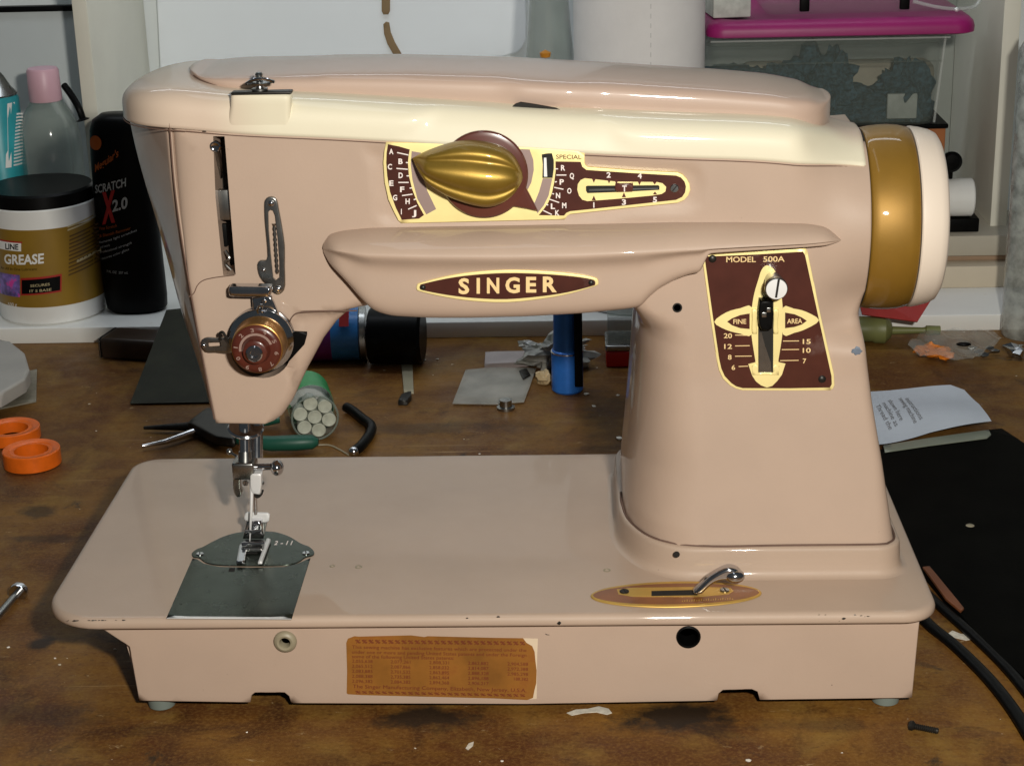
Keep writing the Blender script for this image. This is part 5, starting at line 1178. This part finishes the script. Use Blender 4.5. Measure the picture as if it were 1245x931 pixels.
m_crumple = mat('crumpled_film', (.36, .35, .31), .35, var=.4, vscale=.6, coat=.3)
q = G(675, 432, TZ+.8); v, f = blob_g((q[0], q[1], TZ+.95), 1.5, (1.2, .8, .62), .45, 2.2, 4, 4); meta(mesh('crumpled_wrap', v, f, m_crumple, None, angle=30, origin=(q[0], q[1], TZ)), 'crumpled greyish plastic wrap behind the blue torch', 'plastic wrap')
flc = flatZ('folded_card', [(589, 442), (590, 427), (655, 426), (660, 438), (630, 440)], mat('pinkish_card', (.42, .36, .35), .6, var=.15), TZ, .35, 'small folded pale card lying behind the plastic bag', 'card', r=.05)
q = G(661, 468, TZ); v, f = blob_g((q[0], q[1]+.2, TZ+.42), .62, (.75, .7, .8), .3, 1.3, 9); meta(mesh('yellowish_lump', v, f, mat('yellowish_wax', (.48, .36, .20), .6, var=.2), None, angle=30, origin=(q[0], q[1], TZ)), 'small yellowish lump of wax left of the blue torch', 'lump')
for k in range(3):
    px, py, s_ = ((615, 408, 1.0), (645, 402, 1.3), (575, 405, .9))[k]; q = P(px, py, 50.4)
# blue torch
m_blue = mat('blue_anodised_metal', (.03, .17, .60), .35, metal=.3, var=.1, vscale=1)
q = G(690, 481, TZ); bc2 = np.array([q[0], q[1]+1.0, TZ]); rt = .98
tor = thing('blue_torch', 'blue metal torch standing upright under the arm, column shadow added as a black strip', 'torch', bc2)
zt2 = lambda py: P(690, py, bc2[1]-rt)[2]-TZ
lathe('torch_barrel', bc2, (0, 0, 1), [(0, 0), (0, rt-.1), (.12, rt), (zt2(433), rt), (zt2(431), rt-.04), (zt2(430), rt-.12), (zt2(400), rt-.16), (zt2(330), rt-.14), (zt2(330), 0)], m_blue, tor, n=48)
lathe('torch_ring', bc2, (0, 0, 1), [(zt2(433.5), rt-.05), (zt2(433.3), rt+.02), (zt2(432), rt+.02), (zt2(431.6), rt-.1)], m_chrome, tor, n=48)
xa = P(699, 470, bc2[1]-rt)[0]
v, f = box_g((xa, bc2[1]-rt-.12, zt2(470)+TZ), (xa+.5, bc2[1]-rt+.35, zt2(380)+TZ), .06); mesh('torch_shadow_strip', v, f, m_black, tor)  # black strip added as the column shadow falling across the torch
# red based box
q = G(737, 447, TZ); rb_ = thing('red_case', 'small clear case with a red base behind the column', 'case', (q[0]+1, q[1]+1, TZ))
v, f = box_g((q[0], q[1], TZ+.01), (q[0]+3.4, q[1]+3, TZ+1.1), .1); mesh('case_base', v, f, mat('red_plastic', (.50, .01, .01), .35), rb_)
v, f = box_g((q[0]-.05, q[1]-.05, TZ+1.11), (q[0]+3.45, q[1]+3.05, TZ+1.5), .1); mesh('case_rim', v, f, m_steel, rb_)
v, f = box_g((q[0]+.1, q[1]+.1, TZ+1.52), (q[0]+3.3, q[1]+2.9, TZ+3.4), .15); mesh('case_cover', v, f, m_glassy, rb_)
# ribbon rolls
m_or = mat('orange_ribbon', (.72, .13, .008), .35, var=.12, vscale=.6)
for (px, py, r2, hh, zo, lab_) in ((30, 577, 1.62, .95, 0, 'front coil of shiny orange ribbon at the left edge of the bench'), (4, 546, 1.7, .75, 0, 'rear coil of orange ribbon partly cut off by the left edge')):
    q = G(px, py, TZ); c_ = (q[0], q[1]+r2, TZ)
    meta(lathe('ribbon_coil', c_, (0, 0, 1), [(.02, r2*.62), (0, r2*.95), (.05, r2), (hh-.05, r2), (hh, r2*.97), (hh-.03, r2*.80), (hh-.12, r2*.72), (hh-.1, r2*.6), (.02, r2*.6)], m_or, None, n=48, origin=c_), lab_, 'ribbon')
# stack at the left edge
m_slab = mat('grey_white_slab', (.36, .34, .31), .6, var=.08, vscale=3)
for k, (pts, th_, lab_) in enumerate(((([(-60, 450), (-60, 404), (10, 404), (30, 420), (36, 440), (30, 452), (0, 470), (-60, 480)]), .8, 'upper grey rounded slab of the stack at the left edge'),)):
    o = flatZ('grey_slab', [(x, y+8) for x, y in pts], m_slab, TZ+.9, .9, lab_, 'slab', r=.2, step=.5)
flatZ('grey_slab', [(-60, 490), (-60, 430), (26, 438), (24, 462), (0, 478), (-60, 492)], m_slab, TZ+.2, .65, 'lower grey slab of the stack at the left edge', 'slab', r=.1)
flatZ('film_sheet', [(-60, 500), (-60, 452), (30, 452), (45, 448), (44, 487), (0, 496)], mat('creased_film', (.24, .22, .17), .35, alpha=.75, var=.35, vscale=1), TZ+.03, .1, 'creased plastic film under the grey slabs at the left edge', 'film', r=.02)
# bolt front left
bl = thing('steel_bolt', 'shiny steel bolt with a round head lying at the left edge', 'bolt', G(15, 735, TZ))
a = G(-14, 762, TZ+.3); b = G(22, 720, TZ+.3); d_ = b-a; d_[2] = 0
lathe('bolt_head', b, d_, [(-.12, .0), (-.12, .42), (0, .46), (.22, .44), (.3, .33), (.3, 0)], m_chrome, bl, n=28)
tube('bolt_shaft', [a, b], .17, m_steel, bl, n=16)
# small black screw in front
bs = thing('black_screw', 'tiny black screw lying on the bench at the lower right', 'screw', G(1123, 885, TZ))
a = G(1110, 882, TZ+.15); b = G(1141, 889, TZ+.12); d_ = b-a; d_[2] = 0
lathe('screw_head', a, d_, [(-.14, 0), (-.14, .20), (-.02, .22), (.08, .13), (.08, 0)], m_bolt, bs, n=20)
pr_ = [(0, .12)]
L_ = np.linalg.norm(d_)
for k in range(22): pr_.append((.06+(L_-.1)*k/22, .135 if k % 2 else .105))
lathe('screw_thread', a, d_, pr_+[(L_, .1), (L_, 0)], m_bolt, bs, n=16)
# ---- right side
m_mat = mat('black_rubber_mat', (.0025, .0025, .002), .6, var=.4, vscale=3, bump=.2, bscale=6, spec=.03)
flatZ('black_mat', [(1020, 552), (1075, 545), (1200, 522), (1218, 519), (1300, 575), (1420, 700), (1420, 1000), (1245, 822), (1206, 790), (1160, 738), (1120, 690), (1060, 610), (1010, 570)], m_mat, TZ+.05, .35, 'large black mat lying on the bench right of the machine', 'mat', r=.08, step=2)
flatZ('wood_strip', [(1122, 688), (1130, 687), (1172, 738), (1168, 742), (1150, 727)], mat('red_brown_strip', (.15, .05, .018), .5, var=.2), TZ+.42, .12, 'thin reddish wooden strip along the edge of the black mat', 'strip', r=.03)
def strap(pts, w, label):
    c = cr([G(x, y, TZ+.25) for x, y in pts], 6, closed=False); n = len(c); V = []
    for i in range(n):
        t_ = c[min(n-1, i+1)]-c[max(0, i-1)]; t_[2] = 0; t_ /= np.linalg.norm(t_); s_ = np.array([-t_[1], t_[0], 0])
        V.append([c[i]+s_*w*math.cos(a)+np.array([0, 0, .16*math.sin(a)]) for a in np.linspace(0, 2*math.pi, 15)[:-1]])
    v, f = loft(V); return meta(mesh('black_strap', v, f, m_black, None, angle=50, origin=c.mean(0)*[1, 1, 0]+[0, 0, TZ]), label, 'strap')
strap([(1090, 715), (1128, 757), (1160, 783), (1200, 822), (1232, 862), (1262, 910)], .30, 'lower black strap running out from under the machine to the lower right')
strap([(1110, 705), (1140, 733), (1168, 758), (1200, 787), (1232, 820), (1270, 868)], .26, 'upper black strap curving along the edge of the black mat')
# paper
pp = [(1040, 545), (1045, 476), (1100, 476), (1155, 475), (1172, 480), (1190, 497), (1205, 521), (1190, 523), (1130, 530), (1077, 540)]
pz = TZ+.45
pa = thing('printed_paper', 'white printed sheet curling over the far edge of the black mat', 'paper', G(1130, 510, TZ))
m_pap = mat('bluish_paper', (.50, .54, .60), .6, var=.06, vscale=3)
poly = pxZ(pp, pz)
hf = lambda x, y: -.0+.25*np.sin((x-poly[:, 0].min())*.55)*.5+.18*np.sin(y*.9)
o = solid('sheet', poly, m_pap, pa, pz+.25, pz-.0, (), None, .5, plane='Z', hfun=lambda x, y: .18*np.sin(x*.6)+.12*np.sin(y*.8+x*.3))
bpy.data.objects.remove(o)
v_, f_, _ = sheet(poly, (), None, .5, h=1); 
hz = lambda x, y: pz+.25+.16*np.sin(x*.6)+.1*np.sin(y*.8+x*.3)
mesh('sheet', np.column_stack([v_, hz(v_[:, 0], v_[:, 1])]), f_, m_pap, pa, angle=80, recalc=False)
mb = MB()
for i, (x0, y0, x1, y1) in enumerate(((1064, 497, 1081, 524), (1072, 494, 1088, 521), (1079, 490, 1094, 516), (1092, 488, 1111, 520), (1100, 489, 1118, 517))):
    words = ['Thread the', 'machine as', 'shown here', 'sewing machine', 'instructions'][i]
    v, f = text_g(words, G(x0, y0, pz), G(x1, y1, pz), G(x0+5.5, y0-2, pz)); v[:, 2] = hz(v[:, 0], v[:, 1])+.03; mb.add(v, f)
textN('print', mb, mat('grey_ink', (.16, .16, .17), .6), pa)
meta(flatZ('glass_strip', [(1074, 541), (1130, 532), (1202, 522), (1205, 528), (1200, 532), (1130, 541), (1076, 549)], mat('grey_green_strip', (.22, .24, .19), .3, alpha=.9), TZ+.44, .06, r=.01), 'narrow grey clear strip along the near edge of the printed sheet', 'strip')
# orange parts bag
ob = thing('parts_bag', 'clear bag holding orange parts on the bench at the right', 'bag', G(1160, 432, TZ))
pts = [(1103, 430), (1118, 414), (1160, 409), (1208, 411), (1222, 418), (1200, 436), (1182, 450), (1150, 444), (1118, 438)]
v_, f_, _ = sheet(pxZ(pts, TZ+.2), (), None, .4, h=1)
mesh('bag_film', np.column_stack([v_, TZ+.75+.25*np.sin(v_[:, 0]*2.1)*np.cos(v_[:, 1]*1.7)]), f_, mat('shiny_film', (.5, .52, .48), .12, alpha=.30, var=.3, coat=.6), ob, angle=60, recalc=False)
for k, (px, py) in enumerate(((1120, 428), (1132, 424), (1146, 428), (1135, 432), (1150, 434))):
    q = G(px, py, TZ+.25); v, f = blob_g((q[0], q[1], TZ+.36), .5, (1.1, .8, .55), .3, 1.5, k+20, 2); mesh('orange_part', v, f, mat('orange_rubber', (.70, .20, .015), .4, var=.15) if k == 0 else bpy.data.materials['orange_rubber'], ob, angle=40)
q = G(1172, 421, TZ+.8); v, f = blob_g((q[0], q[1], TZ+.95), .45, (1.1, .6, .3), .1, 1, 3, 2); mesh('black_plug', v, f, m_black, ob, angle=60)
mb = MB()
for k in range(5):
    q = G(1182+k*7, 423+(k % 3)*4, TZ+.3); mb.add(*blob_g(q, .3, (1.2, .8, .5), .3, 2, k, 1))
mb.build('grey_part', m_steel, ob)
# foil bit
q = G(1236, 428, TZ+.3); v, f = blob_g((q[0], q[1], TZ+.4), .7, (.9, .8, .6), .5, 2.5, 44, 2); meta(mesh('foil_piece', v, f, m_chrome, None, angle=5, origin=(q[0], q[1], TZ)), 'crumpled silver foil piece at the right edge', 'foil')
# red card
rz = TZ+1.7
p = [P(1040, 352, 50.0), P(1142, 349, 50.0), P(1115, 392, 47.2), P(1048, 383, 47.6)]
p = [np.array(x) for x in p]; n0 = np.array([0, -.1, .08])
meta(mesh('red_card', p+[x+n0 for x in p], [[0, 1, 2, 3], [4, 5, 6, 7], [0, 1, 5, 4], [1, 2, 6, 5], [2, 3, 7, 6], [3, 0, 4, 7]], mat('dark_red_card', (.30, .02, .015), .45, var=.12), None, angle=0, origin=p[3]), 'dark red card leaning against the shelf below the handwheel', 'card')
# olive screwdriver
od = thing('green_screwdriver', 'olive green tool with a thin shank lying below the red card', 'screwdriver', G(1080, 410, TZ))
m_ol = mat('olive_plastic', (.16, .17, .06), .45, var=.12)
zo = TZ+.9; A = G(1040, 400, zo); D = np.array([1, -.04, 0])
lathe('tool_handle', A, D, [(0, 0), (0, .85), (1.1, .85), (1.25, .95), (1.9, .98), (2.3, .6), (2.4, .3), (2.4, 0)], m_ol, od, n=24)
lathe('tool_shank', A+D*2.35-[0, 0, .1], D, [(0, .28), (2.0, .2), (2.2, .22), (2.3, .33), (3.2, .30), (3.25, 0)], m_ol, od, n=16)
# flecks of paint and plaster on the bench
m_fleck = mat('white_plaster', (.72, .68, .60), .7, var=.1)
fl_px = [(479, 435, .16, 'white plaster fleck beside the top of the narrow metal bracket'), (517, 438, .1, 'tiny fleck right of the metal bracket, below the black cylinder'), (532, 437, .1, 'rightmost tiny fleck below the black cylinder'),
 (713, 480, .16, 'white fleck touching the base of the blue torch'), (722, 494, .11, 'small fleck in front of the blue torch'), (751, 481, .1, 'small fleck between the blue torch and the machine column'), (754, 534, .2, 'largest white fleck, behind the bed beside the column foot'),
 (117, 524, .05, 'speck on the bare bench left of the pliers'), (583, 552, .06, 'speck just behind the back edge of the machine bed'), (610, 925, .06, 'speck at the bottom edge of the bench in front of the machine'),
 (910, 925, .12, 'white fleck at the bottom edge of the bench below the right notch'), (140, 789, .07, 'fleck on the bench under the left overhang of the bed'), (67, 800, .05, 'speck on the bench below the left corner of the bed'), (10, 787, .06, 'speck at the left edge below the steel bolt'),
 (1024, 915, .05, 'speck on the bench left of the tiny black screw'), (300, 890, .04, 'speck on the bench in front of the left foot')]
for px, py, r2, lab_ in fl_px:
    q = G(px, py, TZ); v, f = blob_g((q[0], q[1], TZ+r2*.3), r2, (1.2, 1, .5), .35, 1.5, px, 1)
    meta(mesh('plaster_fleck', v, f, m_fleck, None, angle=40, origin=(q[0], q[1], TZ)), lab_, 'fleck', 'plaster flecks on the bench')
m_smear = mat('white_paint_smear', (.60, .56, .48), .6, var=.2, vscale=.3)
for pts, lab_ in (([(689, 866), (700, 862), (715, 861), (728, 858), (740, 861), (744, 866), (738, 868), (725, 865), (710, 866), (695, 869)], 'white paint smear on the bench in front of the patent label'), ([(1152, 770), (1158, 766), (1168, 770), (1178, 771), (1183, 776), (1175, 778), (1162, 775)], 'white paint smear on the bench between the two black straps'), ([(566, 909), (570, 903), (576, 901), (575, 906), (569, 911)], 'short white paint mark on the bench near the front edge')):
    flatZ('paint_smear', pts, m_smear, TZ+.002, .02, lab_, 'paint', r=0)
q = G(1216, 638, TZ+.42); meta(lathe('pale_dot', (q[0]-1.5, q[1], TZ+.41), (0, 0, 1), [(0, .22), (.03, .18), (.05, 0)], m_ring, None, n=12, origin=(q[0]-1.5, q[1], TZ+.41)), 'small pale dot stuck on the black mat', 'sticker')
